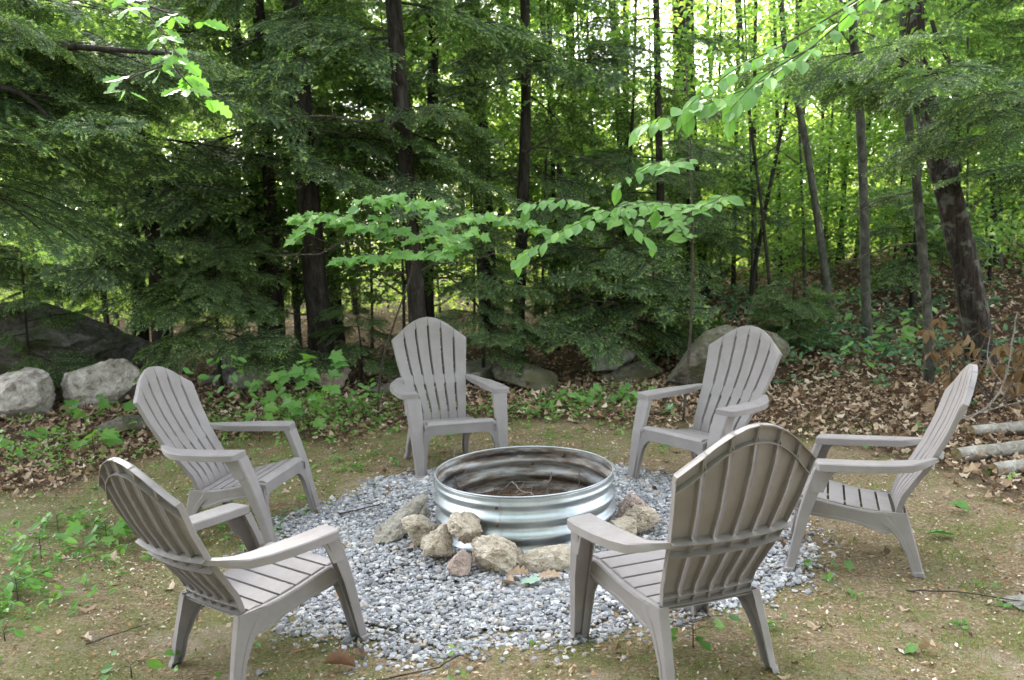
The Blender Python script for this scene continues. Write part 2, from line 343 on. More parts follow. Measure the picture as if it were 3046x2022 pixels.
# ------------------------------------------------------------------ adirondack chairs
ZB = [.285, .33, .38, .42, .50, .564, .70, .837, .987]; YB = [-.126, -.142, -.166, -.197, -.252, -.292, -.362, -.414, -.452]
HW = [.190, .193, .200, .208, .226, .239, .263, .283, .292]
DX = [0, .05, .105, .16, .2, .25, .285]; DD = [0, .006, .026, .060, .092, .128, .152]
def yback(u, z): return np.interp(z, ZB, YB)+.030*u*u*np.interp(z, [.285, .45, .7], [.2, .8, 1])
def bpt(u, z, d):
    """point on the backrest: u across, z height, d depth behind the front skin"""
    dy = np.interp(z+.02, ZB, YB)-np.interp(z-.02, ZB, YB); L = math.hypot(dy, .04); n = (.04/L, -dy/L)
    return (np.interp(z, ZB, HW)*u, yback(u, z)-n[0]*d, z-n[1]*d)
def ztop(u): return .987-np.interp(abs(u)*.285, DX, DD)
def make_slat(i):
    u0, u1 = -1+i/3, -1+(i+1)/3; rs = []
    for t in np.linspace(0, 1, 34):
        ring = []
        def zz(u): return .285+t*(ztop(u)-.285)
        zc = zz((u0+u1)/2); top = ztop((u0+u1)/2)-.062
        slot = float(sst(zc, .335, .345)*(1-sst(zc, .522, .530))+sst(zc, .574, .582)*(1-sst(zc, top, top+.008)))
        gp = (.0009+.0062*slot)/np.interp(zc, ZB, HW)
        a = u0+(gp if i > 0 else 0); b = u1-(gp if i < 5 else 0); e = .010; w = .014; D = .025; th_ = .0045
        roll = .006*float(sst(t, .975, 1))
        us = [(a+e, 0), (a+(b-a)*.35, 0), (a+(b-a)*.65, 0), (b-e, 0), (b, .0035), (b, D), (b-w, D), (b-w, th_+.001), (a+w, th_+.001), (a+w, D), (a, D), (a, .0035)]
        for u, d in us: ring.append(bpt(u, zz(u), d+roll))
        rs.append(ring)
    return rings(rs, flip=True)
def strip(zf, d0, d1, th_, n=25, lim=1.0):
    rs = []
    for u in np.linspace(-lim, lim, n):
        z = zf(u); rs.append([bpt(u, z, d0), bpt(u, z, d1), bpt(u, z-th_, d1), bpt(u, z-th_, d0)])
    return rings(rs)
ZS_Y = [-.125, -.05, .03, .10, .18, .26, .305, .328, .338]; ZS_Z = [.292, .298, .308, .322, .340, .358, .364, .358, .342]
def make_seat_slat(y0, y1):
    rs = []; m = 5
    ys_ = np.linspace(y0+.0055, y1-.0055, m)
    for y in ys_:
        z = np.interp(y, ZS_Y, ZS_Z); h = np.interp(y, [-.125, .34], [.188, .236]); e = .004
        edge = .002 if y in (ys_[0], ys_[-1]) else 0
        rs.append([(-h, y, z-e), (-h+e, y, z-edge), (-.08, y, z-edge), (.08, y, z-edge), (h-e, y, z-edge), (h, y, z-e), (h, y, z-.02), (h-.006, y, z-.02), (h-.006, y, z-.010), (-h+.006, y, z-.010), (-h+.006, y, z-.02), (-h, y, z-.02)])
    return rings(rs)
def U(f, b, w, zt, xo, s, ridge=.004, tk=.005):
    """vertical channel section open to the inside; f, b front/back y; w flange width; xo outer x"""
    p = [(xo-.006, f), (xo, f-.006), (xo, f-(f-b)*.38), (xo-ridge, f-(f-b)*.42), (xo-ridge, b+.006), (xo-ridge-.006, b), (xo-w, b), (xo-w, b+tk), (xo-.013, b+tk), (xo-.013, f-tk), (xo-w, f-tk), (xo-w, f)]
    return [(s*x, y, zt) for x, y in p]
def make_chair():
    root = thing('adirondack_chair', (0, 0, 0), 'x', 'chair', 'resin adirondack chairs around the fire pit')
    P = {}
    for i in range(6):
        m = MB(); m.add(*make_slat(i)); link('back_slat', m.mesh('back_slat', M_PLASTIC, 35), root)
    m = MB(); m.add(*strip(lambda u: ztop(u)-.001, .009, .032, .004, 41)); m.add(*strip(lambda u: ztop(u)-.058, .005, .031, .004, 41, .985))
    # the solid web that ties the slat tops together, behind the front skin
    rs = [[bpt(u, ztop(u)-.003, .005), bpt(u, ztop(u)-.003, .0075), bpt(u, ztop(u)-.058, .0075), bpt(u, ztop(u)-.058, .005)] for u in np.linspace(-.99, .99, 31)]
    m.add(*rings(rs)); link('crown_band', m.mesh('crown_band', M_PLASTIC, 35), root)
    m = MB(); rs = [[bpt(u, .580, .005), bpt(u, .580, .0075), bpt(u, .524, .0075), bpt(u, .524, .005)] for u in np.linspace(-.99, .99, 21)]; m.add(*rings(rs))
    m.add(*strip(lambda u: .582+.006*u*u, .006, .044, .004)); m.add(*strip(lambda u: .529+.004*u*u, .006, .038, .004)); link('middle_band', m.mesh('middle_band', M_PLASTIC, 35), root)
    m = MB(); rs = [[bpt(u, .338, .005), bpt(u, .338, .0075), bpt(u, .286, .0075), bpt(u, .286, .005)] for u in np.linspace(-.99, .99, 21)]; m.add(*rings(rs))
    m.add(*strip(lambda u: .338, .006, .030, .004)); m.add(*strip(lambda u: .300, .006, .034, .004)); m.add(*strip(lambda u: .287, .0, .036, .005)); link('lower_band', m.mesh('lower_band', M_PLASTIC, 35), root)
    e_ = [-.112, -.048, .030, .106, .183, .258, .338]
    for a, b in zip(e_[:-1], e_[1:]):
        m = MB(); m.add(*make_seat_slat(a, b)); link('seat_slat', m.mesh('seat_slat', M_PLASTIC, 35), root)
    # seat frame: side rails and two cross ribs below the slats
    m = MB()
    for s in (-1, 1):
        rs = []
        for y, zt, zb_, xo in ((.335, .345, .285, .252), (.26, .352, .268, .251), (.18, .334, .258, .246), (.10, .316, .245, .240), (.03, .303, .228, .232), (-.03, .296, .205, .226), (-.08, .292, .190, .221), (-.135, .290, .215, .216)):
            rs.append([(s*x, y, z) for x, z in ((xo, zt-.006), (xo-.006, zt), (xo-.030, zt-.002), (xo-.030, zt-.016), (xo-.006, zt-.016), (xo-.006, zb_), (xo+.004, zb_), (xo+.004, zb_+.012), (xo, zb_+.016))])
        m.add(*rings(rs, flip=(s > 0)))
    for y in (.22, .07, -.09): m.add(*box((0, y, np.interp(y, ZS_Y, ZS_Z)-.030), (.42, .006, .022)))
    for x in (-.12, 0, .12): m.add(*box((x, .1, .268), (.005, .30, .018)))
    link('seat_frame', m.mesh('seat_frame', M_PLASTIC, 35), root)
    # apron with an arch running down both front legs
    half = [(0, .341), (.248, .341), (.262, .30), (.268, .15), (.275, .0), (.252, .0), (.243, .12), (.234, .205), (.220, .245), (.196, .268), (.165, .277), (0, .279)]
    out = half + [(-x, z) for x, z in half[::-1] if x > 0]
    ya = lambda z: np.interp(z, [0, .27, .341], [.366, .318, .330])
    m = MB(); nn = len(out); Vf = [(x, ya(z), z) for x, z in out]; Vb = [(x, ya(z)-.006, z) for x, z in out]
    Vr = [(x, ya(z)-.020, z) for x, z in out]
    m.add(Vf+Vb, [tuple(range(nn))[::-1], tuple(range(nn, 2*nn))]+[(i, (i+1) % nn, (i+1) % nn+nn, i+nn) for i in range(nn)])
    i0, i1 = half.index((.252, .0)), len(half)-1
    path = out[i0:i1+1]+[(-x, z) for x, z in half[i0:i1][::-1]]
    rs = [[(x, ya(z), z), (x, ya(z)-.028, z), (x, ya(z)-.028, z+.004), (x, ya(z), z+.004)] for x, z in path]; m.add(*rings(rs))
    link('apron', m.mesh('apron', M_PLASTIC, 35), root)
    for s in (-1, 1):
        # front leg: channel from foot to armrest
        m = MB(); rs = []
        for z, yf, xo, xi, dp in ((0, .388, .328, .262, .046), (.020, .383, .328, .262, .046), (.026, .373, .320, .268, .042), (.15, .348, .327, .264, .046), (.30, .316, .340, .257, .054), (.42, .280, .349, .256, .062), (.515, .248, .358, .258, .072)):
            p = [(xi+.004, yf), (xo-.006, yf), (xo, yf-.006), (xo, yf-dp), (xo-.005, yf-dp), (xo-.005, yf-.010), (xi+.005, yf-.008), (xi+.005, yf-dp*.5), (xi, yf-dp*.5), (xi, yf-.004)]
            rs.append([(s*x, y, z) for x, y in p])
        m.add(*rings(rs, flip=(s < 0)))
        # rounded gusset between leg and armrest
        c_ = [(.180, .480)]; pts = [(.248-.066, .40), (.248-.068, .44)]
        arc = [(.176-.055*math.sin(a)-.0, .520-.055+.055*math.sin(a)*.0+.055*(1-math.cos(a))*0) for a in (0,)]
        poly = [(.205, .405), (.190, .44), (.176, .475), (.158, .498), (.125, .512), (.095, .517), (.24, .517), (.255, .44), (.262, .405)]
        n2 = len(poly); xo = .352
        m.add([(s*xo, y, z) for y, z in poly]+[(s*(xo-.005), y, z) for y, z in poly], [tuple(range(n2)) if s > 0 else tuple(range(n2))[::-1], tuple(range(n2, 2*n2))[::-1] if s > 0 else tuple(range(n2, 2*n2))]+[(i, i+n2, (i+1) % n2+n2, (i+1) % n2) for i in range(n2)])
        link('front_leg', m.mesh('front_leg', M_PLASTIC, 35), root)
        m = MB(); rs = []
        for z, f, b, xo, w in ((.0, -.196, -.252, .243, .034), (.018, -.192, -.246, .242, .034), (.024, -.188, -.241, .236, .034), (.10, -.166, -.224, .232, .036), (.17, -.128, -.206, .229, .038), (.22, -.088, -.192, .226, .040), (.262, -.030, -.180, .224, .040), (.295, .0, -.172, .221, .042)):
            rs.append(U(f, b, w, z, xo, s))
        m.add(*rings(rs, flip=(s < 0))); link('rear_leg', m.mesh('rear_leg', M_PLASTIC, 35), root)
        plan = [(.270, .246), (.372, .232), (.384, .222), (.390, .19), (.392, .10), (.388, 0), (.376, -.10), (.350, -.18), (.312, -.24), (.272, -.280), (.240, -.298), (.226, -.302), (.228, -.268), (.246, -.238), (.262, -.18), (.268, -.08), (.270, .08)]
        zt = lambda y: .552+.004*float(sst(-y, -.1, .2))+.018*float(sst(-y, .16, .30))
        m = MB(); n3 = len(plan); skirt = lambda y: .037-.016*float(sst(-y, .2, .3))
        inner = [(x+( .005 if x < .3 else -.005), y-(.004 if y > 0 else -.003)) for x, y in plan]
        V = [(s*x, y, zt(y)) for x, y in inner]+[(s*x, y, zt(y)-.005) for x, y in plan]+[(s*x, y, zt(y)-skirt(y)) for x, y in plan]
        Fc = [tuple(range(n3)), tuple(range(2*n3, 3*n3))[::-1]]
        for lv in (0, 1):
            for i in range(n3): j = (i+1) % n3; Fc.append((lv*n3+i, (lv+1)*n3+i, (lv+1)*n3+j, lv*n3+j))
        if s > 0: Fc = [f[::-1] for f in Fc]
        m.add(V, Fc); link('armrest', m.mesh('armrest', M_PLASTIC, 35), root)
    return root
LAB = ['taupe plastic adirondack chair directly behind the fire ring, facing the camera',
       'taupe plastic adirondack chair in front of the big dark boulder, facing down left',
       'taupe plastic adirondack chair seen from the side near the log pile, facing left',
       'taupe plastic adirondack chair with its ribbed back to the camera, overlapping the side-on chair',
       'nearest left taupe plastic adirondack chair, dark ribbed back to the camera, on moss',
       'taupe plastic adirondack chair beside the pale boulder, its open side towards the fire ring']
chair = make_chair(); roots = [chair]+[copy_thing(chair) for _ in range(5)]
for r_, c, l in zip(roots, CH, LAB):
    r_.matrix_world = chair_matrix(c); r_['label'] = l

# ------------------------------------------------------------------ steel fire ring
z0 = tz(0, 0)-.01; RH = .346
ring = thing('fire_ring', (0, 0, z0), 'round corrugated galvanised steel fire ring with sooty inside', 'fire ring')
prof = []
for z in np.linspace(0, RH-.006, 60):
    amp = .0125*float(1-sst(z, RH-.055, RH-.03)); prof.append((.497+amp*math.cos(2*math.pi*(z-.035)/.092), z))
A = np.linspace(0, 2*np.pi, 145)[:-1]
def lathe(pr): return [[(r_*math.cos(a), r_*math.sin(a), z) for a in A] for r_, z in pr]
m = MB(); n = len(prof); full = prof+[(r_-.0035, z) for r_, z in prof[::-1]]
V, F = rings(lathe(full), caps=False, flip=False); m.add(V, F, np.repeat([0]*n+[1]*n, len(A)).astype(float))
link('wall', m.mesh('ring_wall', M_STEEL, 180), ring)
m = MB(); pr = [(.4975+.005*math.cos(a), RH+.005*math.sin(a)) for a in np.linspace(-1.2, 4.4, 10)]
V, F = rings(lathe(pr), caps=False, flip=False); m.add(V, F, .25); link('rolled_rim', m.mesh('rolled_rim', M_STEEL, 180), ring)
sa = R(-107.5)   # the overlapping seam with its bolts
m = MB(); rs = []
for r_, z in prof: rs.append([((r_+q)*math.cos(sa+t), (r_+q)*math.sin(sa+t), z) for q, t in ((.0005, -.012), (.0035, -.010), (.0035, .03), (.0005, .032))])
m.add(*rings(rs, flip=False)); link('seam', m.mesh('seam', M_STEEL, 60), ring)
def bolt_at(a, z, rr_, inward=1):
    m = MB(); d = np.array([math.cos(a), math.sin(a), 0])*inward; P0 = np.array([math.cos(a)*rr_, math.sin(a)*rr_, z]); m.add(*tube([P0-d*.004, P0+d*.006, P0+d*.009], [.009, .009, .005], 8)); link('bolt', m.mesh('bolt', M_BOLT, 40), ring)
for z in (.290, .198, .105): bolt_at(sa+.004, z, .505)
for a, z in ((R(83), .24), (R(200), .13), (R(60), .30)): bolt_at(a, z, .489, -1)
# bed of ash, needles and fine brushwood inside
m = MB(); V = [(0, 0, .105)]; F = []
for i, q in enumerate((.15, .3, .42, .488)):
    for t in np.linspace(0, 2*np.pi, 33)[:-1]: V.append((q*math.cos(t), q*math.sin(t), .105-.006*i+rng.normal(0, .006)))
for j in range(32): F.append((0, 1+j, 1+(j+1) % 32))
for i in range(3):
    for j in range(32): a = 1+i*32+j; b = 1+i*32+(j+1) % 32; F.append((a, a+32, b+32, b))
m.add(V, F); o = link('ash_bed', m.mesh('ash_bed', M_ASH, 180), None, (0, 0, z0)); tag(o, 'brown bed of ash and needles inside the fire ring', 'ash', kind='stuff')
m = MB()
for i in range(420):
    a = rng.uniform(0, 6.28); q = .47*math.sqrt(rng.uniform(0, 1)); L = rng.uniform(.03, .11); b = rng.uniform(0, 6.28); p = np.array([q*math.cos(a), q*math.sin(a), z0+.108+rng.uniform(0, .022)])
    if np.hypot(*(p[:2])) + L*.6 > .48: continue
    d = np.array([math.cos(b), math.sin(b), rng.normal(0, .15)])*L/2
    m.add(*tube([p-d, p+rng.normal(0, .004, 3), p+d], [.0018, .0015, .0008], 4))
tag(link('brushwood', m.mesh('brushwood', M_TWIG)), 'tangle of fine dead brushwood lying on the ash bed', 'brushwood', kind='stuff')
def twig(pts, r0, r1, label, forks=(), mat=None, name='twig'):
    pts = np.asarray(pts, float); base = pts[0].copy(); m = MB(); P = curve(pts-base, 14); P[1:-1] += rng.normal(0, .0025, (12, 3)); m.add(*tube(P, np.linspace(r0, r1, 14), 6, .08))
    for f in forks: Q = curve(np.asarray(f, float)-base, 8); m.add(*tube(Q, np.linspace(r0*.6, r1*.6, 8), 5))
    o = link(name, m.mesh(name, mat or M_DEADTWIG, 60), None, base); return tag(o, label, 'twig', 'dry twigs in the fire ring' if name == 'twig' else None)
zb = z0+.11
twig([(.14, .21, zb-.03), (.145, .21, zb+.07), (.165, .205, zb+.155)], .009, .006, 'thick upright grey stick standing in the fire ring', [[(.145, .21, zb+.08), (.13, .22, zb+.10), (.10, .22, zb+.085)]])
twig([(.324, .257, zb-.03), (.327, .26, zb+.06), (.328, .262, zb+.145)], .004, .0028, 'thin straight twig standing at the right inside the ring')
twig([(-.36, .26, zb-.02), (-.405, .27, zb+.11), (-.420, .28, zb+.19), (-.41, .285, zb+.24), (-.395, .29, zb+.32)], .0045, .002, 'long thin twig rising past the left rim of the ring', [[(-.365, .26, zb), (-.37, .27, zb+.10), (-.35, .29, zb+.15), (-.30, .31, zb+.18)]])
twig([(-.07, .23, zb+.10), (-.02, -.05, zb+.13), (.03, -.38, zb+.22), (.045, -.50, zb+.235)], .004, .0025, 'long bent twig crossing the front rim of the ring')
twig([(-.16, .24, zb+.02), (-.07, .23, zb+.09), (.03, .22, zb+.095), (.14, .21, zb+.09)], .0035, .0024, 'pale twig arching over the brushwood towards the thick stick', [[(.05, .22, zb+.09), (.04, .2, zb+.04), (.02, .18, zb)], [(.0, .22, zb+.09), (-.05, .16, zb+.05), (-.12, .1, zb+.02)]])
twig([(-.16, .12, zb+.01), (0, .15, zb+.05), (.22, .14, zb+.03)], .003, .002, 'thin twig lying low across the brushwood')

# ------------------------------------------------------------------ rocks
def icos(sub):
    import bmesh
    bm = bmesh.new(); bmesh.ops.create_icosphere(bm, subdivisions=sub, radius=1); V = np.array([v.co[:] for v in bm.verts]); F = [tuple(v.index for v in f.verts) for f in bm.faces]; bm.free(); return V, F
ICO4, ICO5 = icos(4), icos(5)
def rock(name, loc, size, rot, seed, mat, label, cat='rock', group=None, cuts=15, sink=.12, rough=.05, big=False):
    rg = np.random.default_rng(seed); V, F = ICO5; V = V.copy()
    for _ in range(cuts):
        nrm = rg.normal(0, 1, 3); nrm /= np.linalg.norm(nrm); d = rg.uniform(.46, .80); ex = V@nrm-d
        V = V-np.where(ex > 0, ex*.985, 0)[:, None]*nrm
    V /= np.abs(V).max(0)
    o3 = rg.uniform(-50, 50, 3); V = np.array([np.array(v)*(1+rough*(1.0*noise.noise(Vector(v*1.6+o3))+1.1*noise.noise(Vector(v*4+o3))+.8*noise.noise(Vector(v*9+o3))+.55*noise.noise(Vector(v*20+o3)))) for v in V])
    V *= np.array(size)/2
    Rm = np.array(Matrix.Rotation(R(rot[2]), 3, 'Z') @ Matrix.Rotation(R(rot[1]), 3, 'Y') @ Matrix.Rotation(R(rot[0]), 3, 'X')); V = V@Rm.T
    lift = -V[:, 2].min()-sink*size[2]
    V[:, 2] += lift
    m = MB(); m.add(V, F); o = link(name, m.mesh(name, mat, 24), None, loc); return tag(o, label, cat, group)
gz = .02
GR = 'rocks set around the fire ring'
def rr3(x, y, size, rot, seed, mat, label, dz=0., **kw):
    size = tuple(q*1.1 for q in size)
    return rock('rock', (x, y, tz(x, y)+gz+dz), size, rot, seed, mat, label, 'rock', GR, **kw)
rr3(-.675, -.05, (.42, .19, .085), (18, -16, 62), 11, M_SLAB, 'long grey slab leaning against the left of the fire ring', sink=.05, rough=.08)
rr3(-.565, -.235, (.20, .16, .165), (5, 10, 20), 12, M_TAN, 'tan angular rock between the grey slab and the tall rock', rough=.09)
rr3(-.445, -.465, (.17, .18, .21), (5, -8, 40), 23, M_TAN, 'tall tan rock leaning left of the stacked rock', rough=.10)
rr3(-.305, -.475, (.18, .15, .16), (10, 0, 15), 14, M_TAN, 'tan rock resting on top of the others at the left front', dz=.095, rough=.10)
rr3(-.325, -.665, (.15, .13, .125), (0, 5, 60), 15, M_PINK, 'smallest brown rock, foremost on the gravel', rough=.08)
rr3(-.150, -.600, (.26, .21, .19), (12, 8, -15), 16, M_TAN, 'large pale tan rock between the smallest rock and the widest one', rough=.10)
rr3(.095, -.625, (.29, .17, .160), (0, 0, 4), 37, M_TAN, 'widest blocky tan rock at the front of the fire ring', rough=.06, cuts=7)
rr3(.285, -.545, (.13, .13, .14), (0, 0, 30), 18, M_GREY, 'dark grey rock mostly hidden behind the plastic armrest', rough=.07)
rr3(.495, -.285, (.20, .15, .11), (0, 0, 30), 19, M_TAN, 'low cream rock at the right of the ring', rough=.08)
rr3(.615, -.165, (.21, .20, .165), (0, 15, 10), 20, M_TAN, 'dark-sided tan rock, outermost on the right of the ring', rough=.10)
rr3(.620, .05, (.19, .20, .16), (0, -5, 50), 21, M_PINK, 'pinkish rough rock furthest back on the right of the ring', rough=.12)
def boulder(x, y, size, rot, seed, mat, label, **kw): return rock('boulder', (x, y, tz(x, y)), size, rot, seed, mat, label, 'boulder', None, **kw)
boulder(-5.45, 5.6, (2.8, 1.8, 1.18), (0, 4, 12), 31, M_DARKR, 'huge dark boulder at the left edge behind the speckled ones', big=True, rough=.05)
boulder(-4.85, 3.65, (1.0, .8, .56), (0, 0, 10), 32, M_SPECK, 'pinkish grey speckled boulder at the left edge', big=True, sink=.2)
boulder(-4.16, 4.10, (.82, .68, .66), (0, 12, -20), 33, M_SPECK, 'pale lichened boulder left of the left-hand chair', big=True, sink=.18)
boulder(-4.55, 4.35, (.8, .5, .42), (0, 0, 0), 34, M_MOSSR, 'low mossy stone wedged between the two speckled boulders')
boulder(-3.40, 2.70, (.62, .42, .2), (0, 4, 20), 35, M_MOSSR, 'flat mossy stone in the leaves behind the left-hand chair', sink=.3)
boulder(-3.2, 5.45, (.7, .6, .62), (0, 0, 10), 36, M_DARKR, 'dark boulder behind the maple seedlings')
boulder(-2.83, 4.75, (.62, .45, .42), (0, 10, 30), 37, M_GREY, 'grey rock among the maple seedlings', sink=.2)
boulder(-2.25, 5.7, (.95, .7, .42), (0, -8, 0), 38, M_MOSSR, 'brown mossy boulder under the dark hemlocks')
boulder(-1.95, 4.35, (.48, .38, .3), (0, 0, 0), 39, M_PINK, 'small pinkish rock left of the rear chair')
boulder(-1.25, 3.9, (.7, .45, .22), (0, 0, 10), 40, M_MOSSR, 'low mossy stone behind the rear chair', sink=.3)
boulder(-.42, 4.45, (.62, .5, .3), (0, 0, 20), 41, M_GREY, 'grey stone just behind the right arm of the rear chair', sink=.2)
boulder(.05, 4.15, (.85, .5, .34), (10, 12, -25), 42, M_MOSSR, 'sloping lichened slab right of the rear chair', sink=.15)
boulder(.98, 4.55, (.62, .4, .26), (0, -14, 10), 43, M_GREY, 'tilted grey slab of the rock pair in the leaf litter', sink=-.25)
boulder(1.22, 4.35, (.75, .5, .26), (0, 0, 0), 44, M_MOSSR, 'low rounded mossy rock under the tilted slab', sink=.2)
boulder(1.93, 3.75, (1.42, .9, .76), (0, -4, 8), 45, M_MOSSR, 'big dark mossy boulder behind the right rear chair', big=True, cuts=12)
boulder(5.0, 10.6, (1.6, .8, .6), (0, 0, 0), 46, M_DARKR, 'dark boulder on top of the leafy rise')
boulder(3.55, 10.2, (.5, .4, .35), (0, 0, 0), 47, M_DARKR, 'small black rock at the foot of a thin trunk')
boulder(2.22, -1.20, (.34, .16, .06), (0, 0, 5), 48, M_GREY, 'flat grey stone showing through the moss at the right edge', sink=.45)

# ------------------------------------------------------------------ leaves
def leaf_outline(kind):
    if kind == 'maple': h = [(.0, 0), (.16, -.09), (.38, -.02), (.29, .15), (.40, .24), (.58, .44), (.38, .44), (.37, .58), (.20, .50), (.20, .70), (.09, .78), (0, 1.0)]
    elif kind == 'oak': h = [(0, 0), (.08, .08), (.20, .16), (.13, .27), (.30, .38), (.17, .50), (.33, .62), (.19, .72), (.20, .86), (0, 1.0)]
    else: h = [(0, 0), (.13, .12), (.24, .32), (.27, .48), (.22, .68), (.11, .86), (0, 1.0)]
    return h
def leaf_mesh(kind, mat, fold=.25, curl=.15, name='leaf'):
    h = leaf_outline(kind); mid = [(0, t) for t in (0, .3, .65, 1.0)]
    V = []; F = []
    zf = lambda x, y: fold*abs(x)-curl*y*y
    R_ = [(x, y, zf(x, y)) for x, y in h]; L_ = [(-x, y, zf(x, y)) for x, y in h[1:-1]]
    C = len(R_)+len(L_); V = R_+L_+[(0, .42, zf(0, .42))]
    n = len(R_)
    for i in range(n-1): F.append((C, i, i+1))
    li = [0]+list(range(n, n+len(L_)))+[n-1]
    for i in range(len(li)-1): F.append((C, li[i+1], li[i]))
    # short petiole
    b = len(V); V += [(-.012, 0, 0), (.012, 0, 0), (0, -.28, .03)]; F.append((b, b+2, b+1))
    m = MB(); m.add(V, F); return m.mesh(name, mat)
def scatter(tmplV, tmplF, P, Rm, sc):
    V = np.einsum('nij,vj->nvi', Rm, tmplV)*sc[:, None, None]+P[:, None]
    F = tmplF[None]+np.arange(len(P))[:, None, None]*len(tmplV); return V.reshape(-1, 3), F.reshape(-1, 3)
def rand_rot(n, tilt, rg, az=None):
    a = rg.uniform(0, 2*np.pi, n) if az is None else az; b = rg.normal(0, tilt, n); c = rg.normal(0, tilt, n)
    def z(a): o = np.zeros((len(a), 3, 3)); o[:, 0, 0] = np.cos(a); o[:, 0, 1] = -np.sin(a); o[:, 1, 0] = np.sin(a); o[:, 1, 1] = np.cos(a); o[:, 2, 2] = 1; return o
    def x(a): o = np.zeros((len(a), 3, 3)); o[:, 1, 1] = np.cos(a); o[:, 1, 2] = -np.sin(a); o[:, 2, 1] = np.sin(a); o[:, 2, 2] = np.cos(a); o[:, 0, 0] = 1; return o
    def y(a): o = np.zeros((len(a), 3, 3)); o[:, 0, 0] = np.cos(a); o[:, 0, 2] = np.sin(a); o[:, 2, 0] = -np.sin(a); o[:, 2, 2] = np.cos(a); o[:, 1, 1] = 1; return o
    return z(a)@x(b)@y(c)
# dead leaf litter -------------------------------------------------
def dead_template(cx, cy):
    o = [(0, 0), (.22, .2), (.17, .42), (.30, .62), (.14, .84), (0, 1), (-.14, .84), (-.28, .58), (-.16, .40), (-.22, .18), (0, .5)]
    V = np.array([(x, y, cx*x*x*3+cy*(y-.5)**2*1.2) for x, y in o]); F = np.array([(10, i, (i+1) % 10) for i in range(10)]); return V, F
N = 105000; xs = rng.uniform(-7.5, 8.5, N); ys = rng.uniform(-4, 11.5, N)
dcam = np.hypot(xs, ys+4.96); pr = wood(xs, ys)*np.clip(1.25-.05*dcam, .35, 1)
pr = np.where((ys > 4.6) & (xs < .8), pr*.35, pr); pr = np.maximum(pr, .016)
pr *= (np.hypot(xs, ys) > .55)
keep = rng.uniform(0, 1, N) < pr; xs, ys = xs[keep], ys[keep]
zs = TZ(xs, ys)+np.abs(rng.normal(0, .018, len(xs)))*wood(xs, ys)+.010
parts_V, parts_F, off = [], [], 0
for q, (cx, cy) in enumerate(((.9, .5), (-.6, .7), (1.4, -.3), (.3, 1.0))):
    s_ = slice(q, None, 4); tv, tf = dead_template(cx, cy); nn = len(xs[s_])
    V, F = scatter(tv, tf, np.stack([xs[s_], ys[s_], zs[s_]], -1), rand_rot(nn, .38, rng), np.exp(rng.normal(-2.9, .32, nn)))
    parts_V.append(V); parts_F.append(F+off); off += len(V)
tag(link('leaf_litter', fast_mesh('leaf_litter', np.concatenate(parts_V), np.concatenate(parts_F), M_DEADLEAF)), 'brown and tan fallen leaves covering the woodland floor', 'fallen leaves', kind='stuff')
# fine chips and needles on the moss ---------------------------------
N = 150000; xs = rng.uniform(-3.8, 4.2, N); ys = -4.2+8.2*rng.uniform(0, 1, N)**1.15; cl = np.sin(3*xs+2*np.sin(2*ys))*np.sin(2.6*ys+1.5*np.sin(3.3*xs))
t_ = np.arctan2(ys, xs); keep = (np.hypot(xs, ys) > grad(t_)*.98) & (rng.uniform(0, 1, N) < .62+.38*cl); xs, ys = xs[keep], ys[keep]
tv = np.array([(0, -.5, 0), (.24, 0, .05), (0, .5, 0), (-.24, 0, .05)]); tf = np.array([(0, 1, 2), (0, 2, 3)])
V, F = scatter(tv, tf, np.stack([xs, ys, TZ(xs, ys)+.006+rng.uniform(0, .006, len(xs))], -1), rand_rot(len(xs), .35, rng), np.exp(rng.normal(-4.3, .42, len(xs))))
tag(link('forest_litter', fast_mesh('forest_litter', V, F, M_CHIP)), 'fine bud scales, needles and chips strewn over the moss', 'litter', kind='stuff')
# grass and moss tufts --------------------------------------------------
N = 14000; cxs = np.concatenate([rng.uniform(-3.6, 3.6, 330), rng.uniform(.8, 2.6, 60)]); cys = np.concatenate([rng.uniform(-3.6, 2.6, 330), rng.uniform(-3, -1.2, 60)])
pick = rng.integers(0, len(cxs), N*3); xs = cxs[pick]+rng.normal(0, .07, N*3); ys = cys[pick]+rng.normal(0, .07, N*3)
ok = np.hypot(xs, ys) > grad(np.arctan2(ys, xs))*1.02; xs, ys = xs[ok], ys[ok]
tv = np.array([(-.045, 0, 0), (.045, 0, 0), (.03, .12, .55), (-.03, .12, .55), (0, .38, 1.)]); tf = np.array([(0, 1, 2), (0, 2, 3), (3, 2, 4)])
V, F = scatter(tv, tf, np.stack([xs, ys, TZ(xs, ys)-.002], -1), rand_rot(len(xs), .3, rng), np.exp(rng.normal(-3.85, .35, len(xs))))
tag(link('grass', fast_mesh('grass', V, F, M_GRASS)), 'short thin grass tufts growing through the moss', 'grass', kind='stuff')

